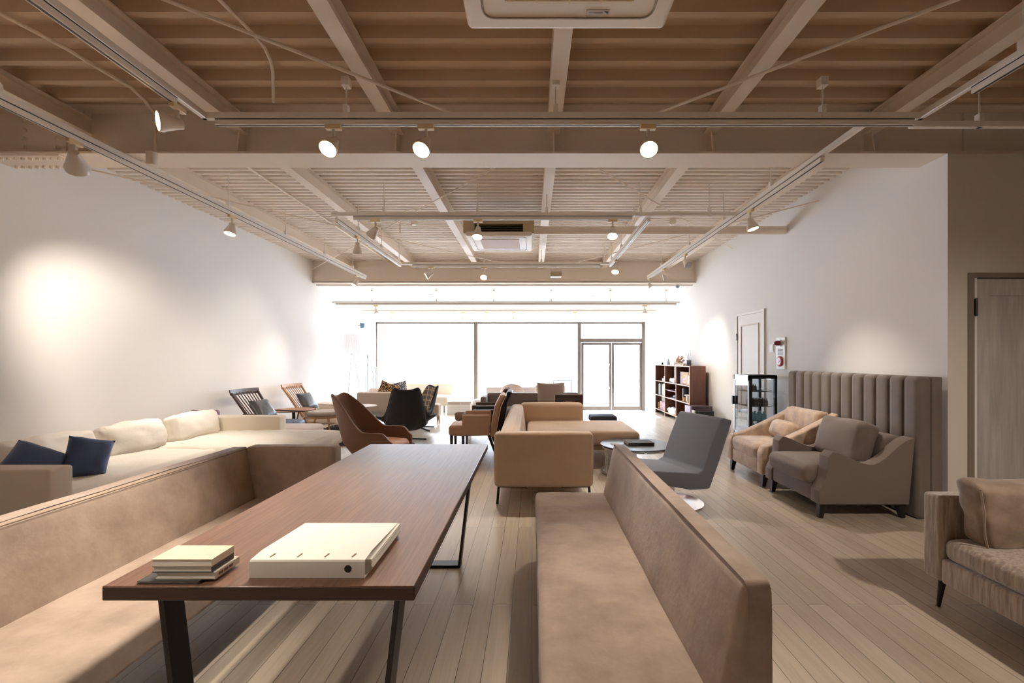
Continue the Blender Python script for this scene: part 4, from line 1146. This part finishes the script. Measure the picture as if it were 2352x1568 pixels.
# curved frame and banner by the left corner
t = thing('arc_stand', 'tall thin bow-shaped metal stand beside the floor lamp', 'stand', (-3.95, 11.0, 0))
pts = [(-3.98 + .16 * math.sin(PI * k / 14), 11.0, .0 + 1.43 * k / 14) for k in range(15)]
part('bow', tube(nb(), pts, .009, 8), SILV, t); part('post', tube(nb(), [(-3.98, 11, 0), (-3.98, 11, 1.45)], .012, 8), SILV, t)
part('base', lathe(nb(), [(.14, 0), (.14, .012), (.02, .02)], (-3.95, 11.0, 0), 24), SILV, t)
t = thing('mirror', 'tall narrow frameless mirror standing in the left window corner', 'mirror', (-4.45, 12.6, 0))
part('mirror_glass', bx(-4.62, -4.35, 12.60, 12.62, .1, 1.1), mat('blue_mirror', (176, 192, 214), .15, metal=.6), t)
part('frame', bx(-4.64, -4.33, 12.62, 12.65, 0.0, 1.12), WHITE, t)
t = thing('wall_spotlight', 'dark bracket lamp on the left wall near the window', 'lamp', (XL, 12.2, 2.2))
q = at(833, 748, 12.3)
b = nb(); tube(b, [(XL, 12.3, q.z), (q.x, 12.3, q.z)], .012, 8); part('arm', b, mat('slate_metal', (90, 110, 126), .5), t)
b = nb(); prism(b, [(q.x - .06, q.z + .08), (q.x + .06, q.z + .07), (q.x + .05, q.z - .06), (q.x - .05, q.z - .07)], 'Y', 12.25, 12.35); part('head', bev(b, .01), mat('slate_metal', (90, 110, 126), .5), t)
# ================================================================ coffee table with chrome legs, items
c = (1.235, 5.41, 0)
t = thing('coffee_table', 'round black-topped coffee table with chrome ring base', 'table', c)
h = .335
part('tabletop', lathe(nb(), [(.40, h - .018), (.418, h - .014), (.42, h - .004), (.416, h)], c, 56), TABLEB, t)
ring = [(c[0] + .40 * math.cos(2 * PI * k / 48), c[1] + .40 * math.sin(2 * PI * k / 48), h - .03) for k in range(49)]
part('rim', tube(nb(), ring, .010, 10), CHROME, t)
ring2 = [(p[0], p[1], .014) for p in ring]
part('floor_ring', tube(nb(), ring2, .012, 10), CHROME, t)
for a in (200, 320, 80):
    r = math.radians(a)
    for da in (-.05, .05):
        x, y = c[0] + .40 * math.cos(r + da), c[1] + .40 * math.sin(r + da)
        part('leg', tube(nb(), [(x, y, .014), (x, y, h - .03)], .009, 10), CHROME, t)
q = at(1465, 1015, 5.42)
t = thing('book', 'thick grey hardback on the black coffee table', 'book', (1.27, 5.42, h), math.radians(4))
b = nb(); box(b, -.155, .155, -.11, .11, 0, .004); box(b, -.155, .155, -.11, .11, .026, .03); box(b, -.155, .155, -.11, -.106, .004, .026); part('cover', b, GREYBK, t)
b = nb(); box(b, -.15, .152, -.106, .106, .004, .026); part('pages', b, PAPER, t)
solo('card', bx(.935, 1.02, 5.34, 5.44, h, h + .003), mat('card_grey', (150, 154, 160), .5), 'small dark card lying on the black coffee table', 'card')

# ================================================================ grey swivel chair
t = thing('swivel_lounge_chair', 'grey armless swivel lounge chair beside the black coffee table', 'chair', (1.31, 4.28, 0), math.radians(-70))
pts = [(-.50, .345), (-.49, .405), (-.10, .355), (.06, .335), (.12, .36), (.21, .58), (.315, .80), (.345, .812), (.44, .785), (.43, .75), (.30, .43), (.19, .19), (.16, .185), (-.02, .195), (-.48, .31)]
b = prism(nb(), pts, 'X', -.30, .30)
bev(b, .012, 3)
part('seat_shell', b, GREYF, t)
part('pole', tube(nb(), [(0, 0, .02), (0, 0, .20)], .03, 16), CHROME, t)
part('base', lathe(nb(), [(.29, 0), (.29, .01), (.05, .028)], (0, 0, 0), 40), CHROME, t)

# ================================================================ headboard
t = thing('upholstered_headboard', 'tall channel-tufted taupe headboard leaning along the right wall', 'headboard', (3.32, 4.75, 0))
b = nb(); n = 11; L0, L1 = 3.80, 5.74
for k in range(n):
    y = L0 + .16 + (L1 - L0 - .16) * (k + .5) / n; w = (L1 - L0 - .16) / n
    sbox(b, (3.285, y, .60), (.13, w + .004, 1.2), .045, mid=3, k=3)
sbox(b, (3.285, L0 + .08, .60), (.13, .164, 1.2), .045, mid=3, k=3)
part('channels', b, HEADF, t)
part('backing', bbox_(.01, 3.34, 3.43, L0, L1, 0, 1.195), HEADF, t)

# ================================================================ armchairs on the right
def club_chair(lab, loc, fab, prof_top, W=.86, D=.80, zf=.56, zb=.70, kind=0):
    """faces -X. loc = front-near corner (x,y)"""
    x0, y0 = loc
    t = thing('armchair', lab, 'armchair', (x0 + D / 2, y0 + W / 2, 0))
    n = 18; at_ = .12
    for side in (0, 1):
        ya = y0 if side == 0 else y0 + W - at_
        top = [(x0 + .03 + (D - .03) * k / n, prof_top(k / n)) for k in range(n + 1)]
        if kind == 0:
            front = [(x0 + .07, zf - .16), (x0 + .05, .34), (x0 + .0, .24), (x0 + .0, .13)]
            top[0] = (x0 + .075, zf - .05); top[1] = (x0 + .11, zf - .012)
        else:
            front = [(x0, .36), (x0, .13)]
        back = [(x0 + D + .0, zb), (x0 + D - .05, .13)]
        pts = front[::-1] + top + [back[1]]
        b = prism(nb(), pts, 'Y', ya, ya + at_); bev(b, .016, 3)
        part('arm', b, fab, t)
    ix = y0 + at_
    b = nb(); sbox(b, (x0 + .30, y0 + W / 2, .20), (.58 if kind == 0 else .58, W - 2 * at_ - .004, .15), .02, mid=4); part('seat_base', b, fab, t)
    b = nb(); sbox(b, (x0 + .30 - (.03 if kind == 0 else -.01), y0 + W / 2, .345), (.62, W - 2 * at_ - .006, .155), .05, mid=8, puff=(.012, 0, .022), wr=.006, seed=W); part('seat_cushion', b, fab, t)
    b = nb(); sbox(b, (x0 + D - .13, y0 + W / 2, (.13 + zb) / 2), (.15, W - 2 * at_ - .004, zb - .13), .04, mid=5,
                   fn=lambda q: (q.x + .10 * (q.z / (zb - .13)), q.y, q.z)); part('backrest', b, fab, t)
    for lx, ly, dx in ((x0 + .06, y0 + .06, -.02), (x0 + .06, y0 + W - .06, -.02), (x0 + D - .09, y0 + .06, .03), (x0 + D - .09, y0 + W - .06, .03)):
        b = nb(); obox(b, (lx, ly, .14), (lx + dx, ly, 0), .06, .06)
        for v in b.verts:
            if v.co.z < .07: v.co.x = lx + dx + (v.co.x - lx - dx) * .55; v.co.y = ly + (v.co.y - ly) * .55
        part('leg', b, BLACKM, t)
    return t
def top_a(k):  # wavy arm of the near chair
    return .575 - .115 * sm(.05, .55, k) + .225 * sm(.52, 1.0, k)
club_chair('taupe armchair with wavy arms, nearer of the two by the headboard', (2.40, 3.80), TAUPEF, top_a, W=.88, D=.80, zf=.575, zb=.685, kind=0)
def top_b(k): return .43 + .345 * (k ** 1.25)
club_chair('peach velvet armchair with low sloping arms, farther of the two', (2.40, 4.745), PEACH, top_b, W=.86, D=.80, zf=.43, zb=.775, kind=1)
b = nb(); sbox(b, (0, 0, 0), (.18, .57, .37), .05, mid=10, puff=(.025, .01, .008), wr=.012, seed=5)
bmesh.ops.transform(b, matrix=TRS((2.93, 4.27, .595), 0, math.radians(17), 0), verts=b.verts)
solo('back_cushion', b, TAUPEF, 'plump taupe back cushion on the nearer armchair', 'cushion')
b = nb(); sbox(b, (0, 0, 0), (.13, .42, .20), .05, mid=8, puff=(.03, .01, .01), wr=.006, seed=7)
bmesh.ops.transform(b, matrix=TRS((2.87, 5.18, .535), 0, math.radians(22), 0), verts=b.verts)
solo('lumbar_cushion', b, PEACH, 'small peach lumbar cushion on the farther armchair', 'cushion')

# ================================================================ striped velvet sofa, right edge
t = thing('velvet_sofa', 'streaky beige velvet sofa cut by the right edge of the picture', 'sofa', (2.6, 1.7, 0))
b = nb(); sbox(b, (2.62, 2.475, .388), (.90, .11, .455), .02, mid=6); part('armrest', b, STRIPE, t)
b = nb(); sbox(b, (2.62, .62, .388), (.90, .11, .455), .02, mid=6); part('armrest', b, STRIPE, t)
b = nb(); sbox(b, (2.60, 1.547, .225), (.86, 1.74, .13), .015, mid=6); part('base', b, STRIPE, t)
b = nb(); sbox(b, (2.575, 1.547, .345), (.80, 1.735, .115), .04, mid=10, puff=(.006, 0, .012), wr=.004); part('seat_cushion', b, STRIPE, t)
b = nb(); sbox(b, (3.0, 1.547, .46), (.16, 1.84, .56), .03, mid=6); part('backrest', b, STRIPE, t)
for x, y in ((2.215, 2.48), (2.215, .62), (3.0, 2.48), (3.0, .62)):
    part('leg', tube(nb(), [(x, y, 0), (x + .015, y - .01, .165)], .009, 12, .02), BLACKM, t)
b = nb(); sbox(b, (0, 0, 0), (.80, .14, .34), .035, mid=14, puff=(.01, .035, .012), wr=.016, seed=12, wf=8,
              fn=lambda q: (q.x - (.30 * q.z if q.x < 0 else 0) * min(1, -q.x / .3), q.y, q.z))
edge = [(-.40 - .045, -.066, .165), (-.412, -.07, .05), (-.385, -.07, -.08), (-.35, -.066, -.165)]
tube(b, edge, .005, 6)
bmesh.ops.transform(b, matrix=TRS((2.62, 2.30, .565), math.radians(10), 0, 0), verts=b.verts)
solo('velvet_cushion', b, CRUSH, 'large crushed velvet cushion leaning on the sofa armrest at right', 'cushion')

# ================================================================ display fridge and bottles
x0, x1, y0, y1, zb, zt = 3.0, 3.38, 6.27, 6.74, .235, 1.118
solo('cabinet_stand', bbox_(.004, x0, x1, y0, y1, 0, zb, seg=1), WHITE, 'low white stand under the glass drinks fridge', 'stand')
t = thing('display_fridge', 'black framed glass drinks fridge on a low white stand', 'fridge', ((x0 + x1) / 2, (y0 + y1) / 2, zb))
f = .035
b = nb()
box(b, x0, x0 + f, y0, y0 + f, zb, zt); box(b, x1 - f, x1, y0, y0 + f, zb, zt); box(b, x0 + .004, x0 + f, y1 - f, y1, zb, zt); box(b, x1 - f, x1, y1 - f, y1, zb, zt)
box(b, x0, x1, y0, y0 + f, zt - .05, zt); box(b, x0, x1, y1 - f, y1, zt - .05, zt); box(b, x0, x1, y0, y1, zt - .02, zt); box(b, x1 - f, x1, y0, y1, zt - .05, zt)
box(b, x0, x1, y0, y1, zb, zb + .12)
box(b, x0 + .17, x0 + .2, y1 - f - .01, y1 - f + .01, zb, zt)
part('frame', b, BLACKP, t)
dr = nb(); box(dr, x0 - .012, x0, y0 + .01, y1, zt - .075, zt); box(dr, x0 - .012, x0, y0 + .01, y0 + .03, zb + .02, zt); box(dr, x0 - .012, x0, y1 - .03, y1, zb + .02, zt); box(dr, x0 - .012, x0, y0, y1, zb + .02, zb + .06)
d_ = part('door', dr, SILV, t)
part('door_pane', bx(x0 - .008, x0 - .004, y0 + .03, y1 - .03, zb + .06, zt - .075), FGLASS, d_)
part('lock', tube(nb(), [(x0 - .016, 6.5, zt - .04), (x0 - .012, 6.5, zt - .04)], .012, 12), CHROME, d_)
part('door_handle', bx(x0 - .045, x0 - .012, y1 - .03, y1 + .0, .68, .80), BLACKP, d_)
part('side_pane', bx(x0 + f, x1 - f, y0 + .008, y0 + .012, zb + .12, zt - .05), FGLASS, t)
part('side_pane', bx(x0 + f, x1 - f, y1 - .012, y1 - .008, zb + .12, zt - .05), FGLASS, t)
part('light_strip', bx(x1 - .05, x1 - f, y0 + .1, y1 - .1, zt - .06, zt - .045), lens_mat('fridge_light', 5., (230, 240, 255)), t)
zs = [.50, .655, .86 ]
shelf_z = [.94, .80, .65, .44]
shelf_z = [zt - .05 - v for v in (.17, .325, .48)]
sh_z = [EYE - (y - VPY) * (y0 + .03) / F_PX for y in (900, 934, 967)]
for z in sh_z:
    b = nb()
    for k in range(9): yy = y0 + .05 + (y1 - y0 - .1) * k / 8; tube(b, [(x0 + .02, yy, z), (x1 - .05, yy, z)], .0025, 6)
    for xx in (x0 + .02, x1 - .05): tube(b, [(xx, y0 + .045, z), (xx, y1 - .045, z)], .004, 6); tube(b, [(xx, y0 + .045, z + .02), (xx, y1 - .045, z + .02)], .003, 6)
    part('shelf', b, BLACKP, t)
def bottle(lab, p, m, r, h, grp, capm):
    t = thing('bottle', lab, 'bottle', p, 0, grp)
    part('body', lathe(nb(), [(r * .9, 0), (r, h * .05), (r, h * .58), (r * .8, h * .68), (r * .38, h * .76), (r * .36, h * .86)], p, 16), m, t)
    part('cap', lathe(nb(), [(r * .42, h * .86), (r * .42, h)], p, 12), capm, t)
    return t
pd = bottle('small dark bottle on the upper fridge shelf', (x0 + .075, y0 + .08, sh_z[0] + .004), mat('dark_glass', (48, 40, 38), .25), .019, .105, 'dark bottles on the upper fridge shelf', SILV)
for k in range(1, 6): dup(pd, (x0 + .075 + .042 * (k % 2), y0 + .08 + .05 * (k // 2), sh_z[0] + .004))
p2 = bottle('small dark labelled bottle on the middle fridge shelf', (x0 + .06, y0 + .07, sh_z[1] + .004), mat('dark_glass', (48, 40, 38), .25), .017, .115, 'dark bottles on the middle fridge shelf', SILV)
for k in range(1, 18): dup(p2, (x0 + .06 + .042 * (k % 6), y0 + .07 + .06 * (k // 6), sh_z[1] + .004))
p3 = bottle('square blue bottle on the lower fridge shelf', (x0 + .075, y0 + .08, sh_z[2] + .004), BLUEB, .034, .125, 'blue bottles on the lower fridge shelf', SILV)
for k in range(1, 6): dup(p3, (x0 + .075 + .078 * (k % 3), y0 + .08 + .09 * (k // 3), sh_z[2] + .004))
p4 = bottle('blue bottle at the bottom of the fridge', (x0 + .075, y0 + .08, zb + .122), BLUEB, .034, .125, 'blue bottles at the bottom of the fridge', SILV)
dup(p4, (x0 + .15, y0 + .08, zb + .122)); dup(p4, (x0 + .1, y0 + .18, zb + .122))

# ================================================================ fire alarm and switch
t = thing('fire_alarm_panel', 'white fire alarm panel with red lamp and red push station', 'alarm', (XR, 6.37, 1.2))
part('plate', bbox_(.004, XR - .022, XR - .001, 6.26, 6.49, 1.20, 1.645, seg=1), mat('alarm_plate', (226, 222, 214), .4), t)
b = lathe(nb(), [(.045, 0), (.045, .015)], n=24); bmesh.ops.transform(b, matrix=TRS((XR - .022, 6.375, 1.565), 0, -PI / 2, 0), verts=b.verts); part('lamp_collar', b, SILV, t)
b = lathe(nb(), [(.038, 0), (.036, .03), (.028, .055), (.01, .075)], n=24); bmesh.ops.transform(b, matrix=TRS((XR - .037, 6.375, 1.565), 0, -PI / 2, 0), verts=b.verts); part('alarm_lamp', b, DARKR, t)
b = lathe(nb(), [(.072, 0), (.072, .018), (.066, .022)], n=36); bmesh.ops.transform(b, matrix=TRS((XR - .022, 6.375, 1.31), 0, -PI / 2, 0), verts=b.verts); part('push_ring', b, RED, t)
b = lathe(nb(), [(.052, .02), (.05, .025)], n=30); bmesh.ops.transform(b, matrix=TRS((XR - .022, 6.375, 1.31), 0, -PI / 2, 0), verts=b.verts); part('push_plate', b, mat('alarm_pink_white', (226, 200, 212), .4), t)
b = lathe(nb(), [(.02, .025), (.019, .03)], n=20); bmesh.ops.transform(b, matrix=TRS((XR - .022, 6.375, 1.31), 0, -PI / 2, 0), verts=b.verts); part('push_button', b, mat('button_grey', (160, 168, 180), .3), t)
for z in (1.415, 1.465): part('notice', bx(XR - .0235, XR - .0215, 6.31, 6.44, z - .018, z + .02), mat('notice_grey', (176, 172, 180), .6), t)
t = thing('light_switch', 'square white light switch between the door and the alarm panel', 'switch', (XR, 6.64, 1.45))
part('plate', bbox_(.003, XR - .01, XR - .001, 6.58, 6.70, 1.44, 1.56, seg=1), WHITE, t)
part('rocker', bbox_(.002, XR - .014, XR - .01, 6.61, 6.67, 1.46, 1.54, seg=1), WHITE, t)

# ================================================================ bookshelf and its contents
bx0, bx1, by0, by1 = 3.10, 3.42, 8.97, 11.45
t = thing('bookshelf', 'walnut bookshelf with open compartments near the entrance', 'bookshelf', (3.26, 10.2, 0))
cols = [by0, by0 + .84, by0 + 1.66, by1]
zz = [.10, .46, .80, 1.20]
e = .02
for y in cols:
    o = part('upright', bx(bx0 + .012, bx1, y - e / 2, y + e / 2, 0, 1.2), SHELFW, t)
    part('edge_band', bx(bx0, bx0 + .012, y - e / 2, y + e / 2, 0, 1.2), SHELFE, o)
part('back_panel', bx(bx1 - .012, bx1, by0, by1, .08, 1.2), SHELFW, t)
for z in (.10, .45, .80, 1.19):
    o = part('shelf', bx(bx0 + .012, bx1 - .012, by0, by1, z - e / 2, z + e / 2), SHELFW, t)
    part('edge_band', bx(bx0 - .001, bx0 + .012, by0, by1, z - e / 2, z + e / 2), SHELFE, o)
part('shelf', bx(bx0 + .012, bx1 - .012, cols[1], cols[2], .615, .635), SHELFW, t)
def book(lab, y, w, h, z, m, grp=None, x=None):
    t = thing('book', lab, 'book', (bx0 + .13, y, z), 0, grp)
    xa, xb = bx0 + .03, bx0 + .22
    b = nb(); box(b, xa, xb, y - w / 2, y - w / 2 + .003, z, z + h); box(b, xa, xb, y + w / 2 - .003, y + w / 2, z, z + h); box(b, xa, xa + .003, y - w / 2, y + w / 2, z, z + h)
    part('cover', b, m, t); part('pages', bx(xa + .003, xb - .004, y - w / 2 + .003, y + w / 2 - .003, z + .003, z + h - .004), PAPER, t)
y = cols[2] + .10
data = [('wide white binder, first from the near side of the book row', .075, .29, (236, 234, 230)), ('white binder, second in the book row', .07, .285, (226, 226, 222)), ('cream book, third in the book row', .05, .27, (230, 220, 200)),
        ('dark green book, fourth in the book row', .05, .28, (40, 70, 60)), ('black book, fifth in the book row', .045, .27, (40, 38, 40)), ('ochre book, sixth in the book row', .05, .275, (176, 150, 96)), ('white book, seventh in the book row', .06, .28, (232, 230, 226)), ('grey book, last in the book row', .045, .27, (180, 176, 172))]
for i, (lab, w, h, c) in enumerate(data):
    book(lab, y + w / 2, w, h, .46, mat(f'book_cover_{"abcdefgh"[i]}', c, .7), 'books in the far middle compartment'); y += w + .012
# far top: white boxes
for (dy, w, h, lab) in ((.12, .13, .12, 'small white box in the far top compartment'), (.28, .12, .06, 'flat white box in the far top compartment')):
    solo('box', bbox_(.003, bx0 + .05, bx0 + .2, cols[2] + dy, cols[2] + dy + w, .81, .81 + h, seg=1), WHITE, lab, 'box')
# far bottom: pink patterned bag, cream box
t = thing('gift_bag', 'pink patterned bag in the far bottom compartment', 'bag', (bx0 + .12, cols[2] + .3, .11))
part('body', bbox_(.01, bx0 + .03, bx0 + .22, cols[2] + .05, cols[2] + .52, .11, .31), leopard_material('pink_pattern', (226, 190, 196), (168, 52, 78), 26), t)
part('handle', tube(nb(), [(bx0 + .02, cols[2] + .56 + .05 * math.sin(k * .5), .20 + .07 * math.cos(k * .5)) for k in range(13)], .008, 8), mat('brass', (226, 170, 80), .3, metal=.6), t)
solo('box', bbox_(.004, bx0 + .1, bx0 + .28, cols[2] + .05, cols[2] + .6, .312, .41, seg=1), mat('cream_box', (214, 202, 192), .7), 'cream box on top of the pink patterned bag', 'box')
# middle top: curved grey panel, cloth
b = nb(); sbox(b, (bx0 + .16, cols[1] + .42, 1.0), (.05, .52, .34), .02, mid=4, fn=lambda q: (q.x + q.y * q.y * .6, q.y, q.z))
solo('fabric_sample', b, mat('grey_weave', (168, 156, 146), .8, var=.15, vscale=40), 'curved grey sample panel in the middle top compartment', 'sample')
b = nb(); sbox(b, (bx0 + .08, cols[1] + .28, .86), (.17, .44, .09), .035, mid=8, wr=.04, seed=4, wf=9)
solo('crumpled_cloth', b, mat('cloth_white', (222, 218, 218), .9), 'crumpled white cloth on the middle top shelf', 'cloth')
solo('bowl', lathe(nb(), [(.02, 0), (.035, .03), (.032, .05)], (bx0 + .06, cols[1] + .12, .635)), mat('gold_cup', (226, 190, 140), .4), 'tiny cream cup on the thin middle shelf', 'cup')
# middle: dark object and paper
t = thing('model_shoe', 'flat dark object on blue paper in the middle compartment', 'ornament', (bx0 + .12, cols[1] + .4, .46))
b = nb(); sbox(b, (bx0 + .13, cols[1] + .32, .495), (.1, .36, .06), .03, mid=5, fn=lambda q: (q.x, q.y, q.z + .03 * sm(-.1, .18, -q.y))); part('body', b, BLACKP, t)
part('paper', bx(bx0 + .02, bx0 + .26, cols[1] + .05, cols[1] + .5, .4605, .464), mat('paper_blue', (190, 196, 222), .8), t)
b = nb(); sbox(b, (bx0 + .10, cols[1] + .38, .17), (.16, .6, .12), .04, mid=8, wr=.05, seed=9, wf=8)
solo('crumpled_cloth', b, mat('cloth_white', (222, 218, 218), .9), 'crumpled white paper in the middle bottom compartment', 'cloth')
# near top: framed chair picture and white figure
t = thing('framed_print', 'beige print of a red curved chair in the near top compartment', 'picture', (bx0 + .1, cols[0] + .45, .81))
part('board', bx(bx0 + .06, bx0 + .085, cols[0] + .22, cols[0] + .68, .81, 1.07), mat('print_beige', (196, 168, 136), .8), t)
part('spine', bx(bx0 + .06, bx0 + .085, cols[0] + .68, cols[0] + .73, .81, 1.07), mat('print_blue', (120, 140, 190), .6), t)
pts = [(-.13, .20), (-.10, .20), (-.08, .13), (-.02, .11), (.06, .115), (.12, .08), (.10, .04), (.02, .03), (-.08, .025), (-.06, .05), (.04, .055), (.07, .085), (.0, .085), (-.10, .10)]
part('drawing', prism(nb(), [(cols[0] + .45 + p[0], .82 + p[1]) for p in pts], 'X', bx0 + .0585, bx0 + .0598), RED, t)
b = nb(); sbox(b, (bx0 + .06, cols[0] + .11, .87), (.1, .13, .12), .05, mid=4); sbox(b, (bx0 + .06, cols[0] + .12, .965), (.08, .09, .1), .04, mid=4)
solo('figurine', b, WHITE, 'white rounded ceramic figure in the near top compartment', 'ornament')
# near middle: tube, vase, bottle
t = thing('canister', 'tall canister with black top and kraft base in the near compartment', 'canister', (bx0 + .09, cols[0] + .48, .46))
part('base', lathe(nb(), [(.06, 0), (.06, .09)], (bx0 + .09, cols[0] + .48, .46)), mat('kraft', (196, 150, 96), .7), t)
part('lid', lathe(nb(), [(.061, .09), (.061, .27)], (bx0 + .09, cols[0] + .48, .46)), mat('dark_teal', (44, 56, 62), .4), t)
solo('vase', lathe(nb(), [(.05, 0), (.07, .04), (.075, .13), (.11, .15), (.10, .16)], (bx0 + .07, cols[0] + .17, .46)), WHITE, 'white ceramic pitcher in the near middle compartment', 'vase')
t = thing('bottle', 'slim dark blue bottle with cork behind the white pitcher', 'bottle', (bx0 + .19, cols[0] + .14, .46))
part('body', lathe(nb(), [(.04, 0), (.045, .12), (.015, .24), (.013, .27)], (bx0 + .19, cols[0] + .14, .46)), mat('navy_glass', (60, 70, 100), .2), t)
part('cork', lathe(nb(), [(.014, .27), (.014, .31)], (bx0 + .19, cols[0] + .14, .46)), OAK, t)
# on top
t = thing('reed_diffuser', 'dark glass reed diffuser standing on the bookshelf', 'diffuser', (bx0 + .10, cols[0] + .32, 1.2))
part('jar', lathe(nb(), [(.045, 0), (.05, .01), (.05, .11), (.035, .118)], (bx0 + .10, cols[0] + .32, 1.2)), mat('smoked_glass', (84, 92, 100), .2), t)
for k, (dx, dy) in enumerate(((.02, -.05), (.0, .01), (-.02, .04), (.03, .02))):
    part('reed', tube(nb(), [(bx0 + .10, cols[0] + .32, 1.21), (bx0 + .10 + dx, cols[0] + .32 + dy, 1.2 + .27 - .03 * k)], .003, 6), BLACKM, t)
b = bbox_(.003, bx0 + .03, bx0 + .24, cols[0] + .45, cols[0] + 1.0, 1.2, 1.225, seg=1); solo('flat_box', b, mat('cream_tray', (210, 196, 178), .7), 'flat beige case on the bookshelf, under another', 'box')
b = bbox_(.003, bx0 + .05, bx0 + .24, cols[0] + .47, cols[0] + .98, 1.2255, 1.245, seg=1); solo('flat_box', b, mat('tan_tray', (186, 168, 146), .7), 'flat tan case lying on the beige case', 'box')
solo('box', bbox_(.003, bx0 + .02, bx0 + .1, cols[0] + 1.02, cols[0] + 1.16, 1.2, 1.27, seg=1), WHITE, 'small white carton on top of the bookshelf', 'box')
t = thing('dried_flowers', 'bunch of dried tan flowers lying on the bookshelf', 'flowers', (bx0 + .2, cols[0] + 1.2, 1.25))
b = nb(); random.seed(4)
for k in range(60):
    a = random.uniform(-.6, .6); l = random.uniform(.15, .3)
    p0 = Vector((bx0 + .2, cols[0] + 1.5, 1.22)); p1 = p0 + Vector((random.uniform(-.06, .06), -l * math.cos(a) * 1.6, l * math.sin(abs(a)) + .02)); tube(b, [p0, p1], .0025, 5, .006)
    sbox(b, tuple(p1), (.022, .03, .02), .009, mid=1, k=1)
fl = part('stems', b, mat('dried_tan', (206, 168, 128), .9), t); fl['kind'] = 'stuff'
t = thing('cone_ornament', 'small clear cone ornament at the far end of the bookshelf top', 'ornament', (bx0 + .12, 10.75, 1.2))
part('cone', lathe(nb(), [(.05, 0), (.04, .04), (.008, .15)], (bx0 + .12, 10.75, 1.2)), mat('pale_crystal', (196, 202, 216), .2), t)
solo('figurine', lathe(nb(), [(.02, 0), (.025, .03), (.01, .06)], (bx0 + .08, 11.1, 1.2)), BLACKP, 'tiny dark figurine at the far end of the bookshelf top', 'ornament')
# sample boards leaning near the shelf
t = thing('sample_board_case', 'dark plum case of sample boards in front of the bookshelf', 'case', (3.2, 8.6, 0))
b = nb(); box(b, 3.02, 3.42, 8.62, 8.90, 0, .44); part('case', bev(b, .01), mat('dark_plum', (66, 46, 52), .5), t)
part('edge', bx(2.99, 3.02, 8.62, 8.90, 0, .44), mat('pale_lilac_edge', (196, 186, 204), .6), t)
t = thing('sample_board', 'black sample boards standing before the plum case', 'board', (3.2, 8.5, 0))
part('board', bx(3.06, 3.40, 8.50, 8.56, 0, .36), mat('dark_slate', (40, 46, 48), .5), t)
part('board', bx(3.02, 3.05, 8.50, 8.60, 0, .38), WHITE, t)
solo('box', bbox_(.005, 3.27, 3.48, 8.15, 8.42, 0, .26, seg=1), BLACKP, 'low black box on the floor against the right wall', 'box')
# entrance things
def slipper(p, rz, m):
    t = thing('slipper', 'x', 'slipper', p, rz, 'slippers lined up at the entrance')
    b = nb(); sbox(b, (0, 0, .012), (.10, .26, .024), .011, mid=4); part('sole', b, mat('slipper_sole', (200, 186, 170), .8), t)
    b = nb(); sbox(b, (0, -.05, .045), (.105, .15, .075), .035, mid=5); part('upper', b, m, t)
    return t
sx = [(1.56, 'left grey slipper of the pair nearest the door post'), (1.69, 'right grey slipper of the pair nearest the door post'), (1.86, 'left white slipper of the middle pair'), (1.99, 'right white slipper of the middle pair'), (2.2, 'left beige slipper of the right pair'), (2.33, 'right beige slipper of the right pair')]
GR = [mat('slipper_grey', (150, 152, 160), .8), mat('slipper_white', (230, 228, 226), .8), mat('slipper_beige', (220, 196, 178), .8)]
for i, (x, lab) in enumerate(sx):
    s = slipper((x, 12.5, -.2), 0, GR[i // 2]); s['label'] = lab
t = thing('ottoman', 'small navy topped ottoman behind the tan chaise', 'ottoman', (1.17, 7.6, 0))
b = nb(); sbox(b, (1.17, 7.55, .36), (.43, .36, .11), .035, mid=4); part('seat', b, mat('navy_seat', (50, 56, 74), .8), t)
b = nb(); sbox(b, (1.17, 7.56, .17), (.42, .35, .27), .03, mid=3); part('body', b, LILAC, t)
solo('glass_screen', bx(2.93, 2.945, 10.95, 11.65, 0, .95), mat('pale_aqua_glass', (190, 224, 232), .1, alpha=.45), 'small upright glass panel beside the bookshelf', 'screen')
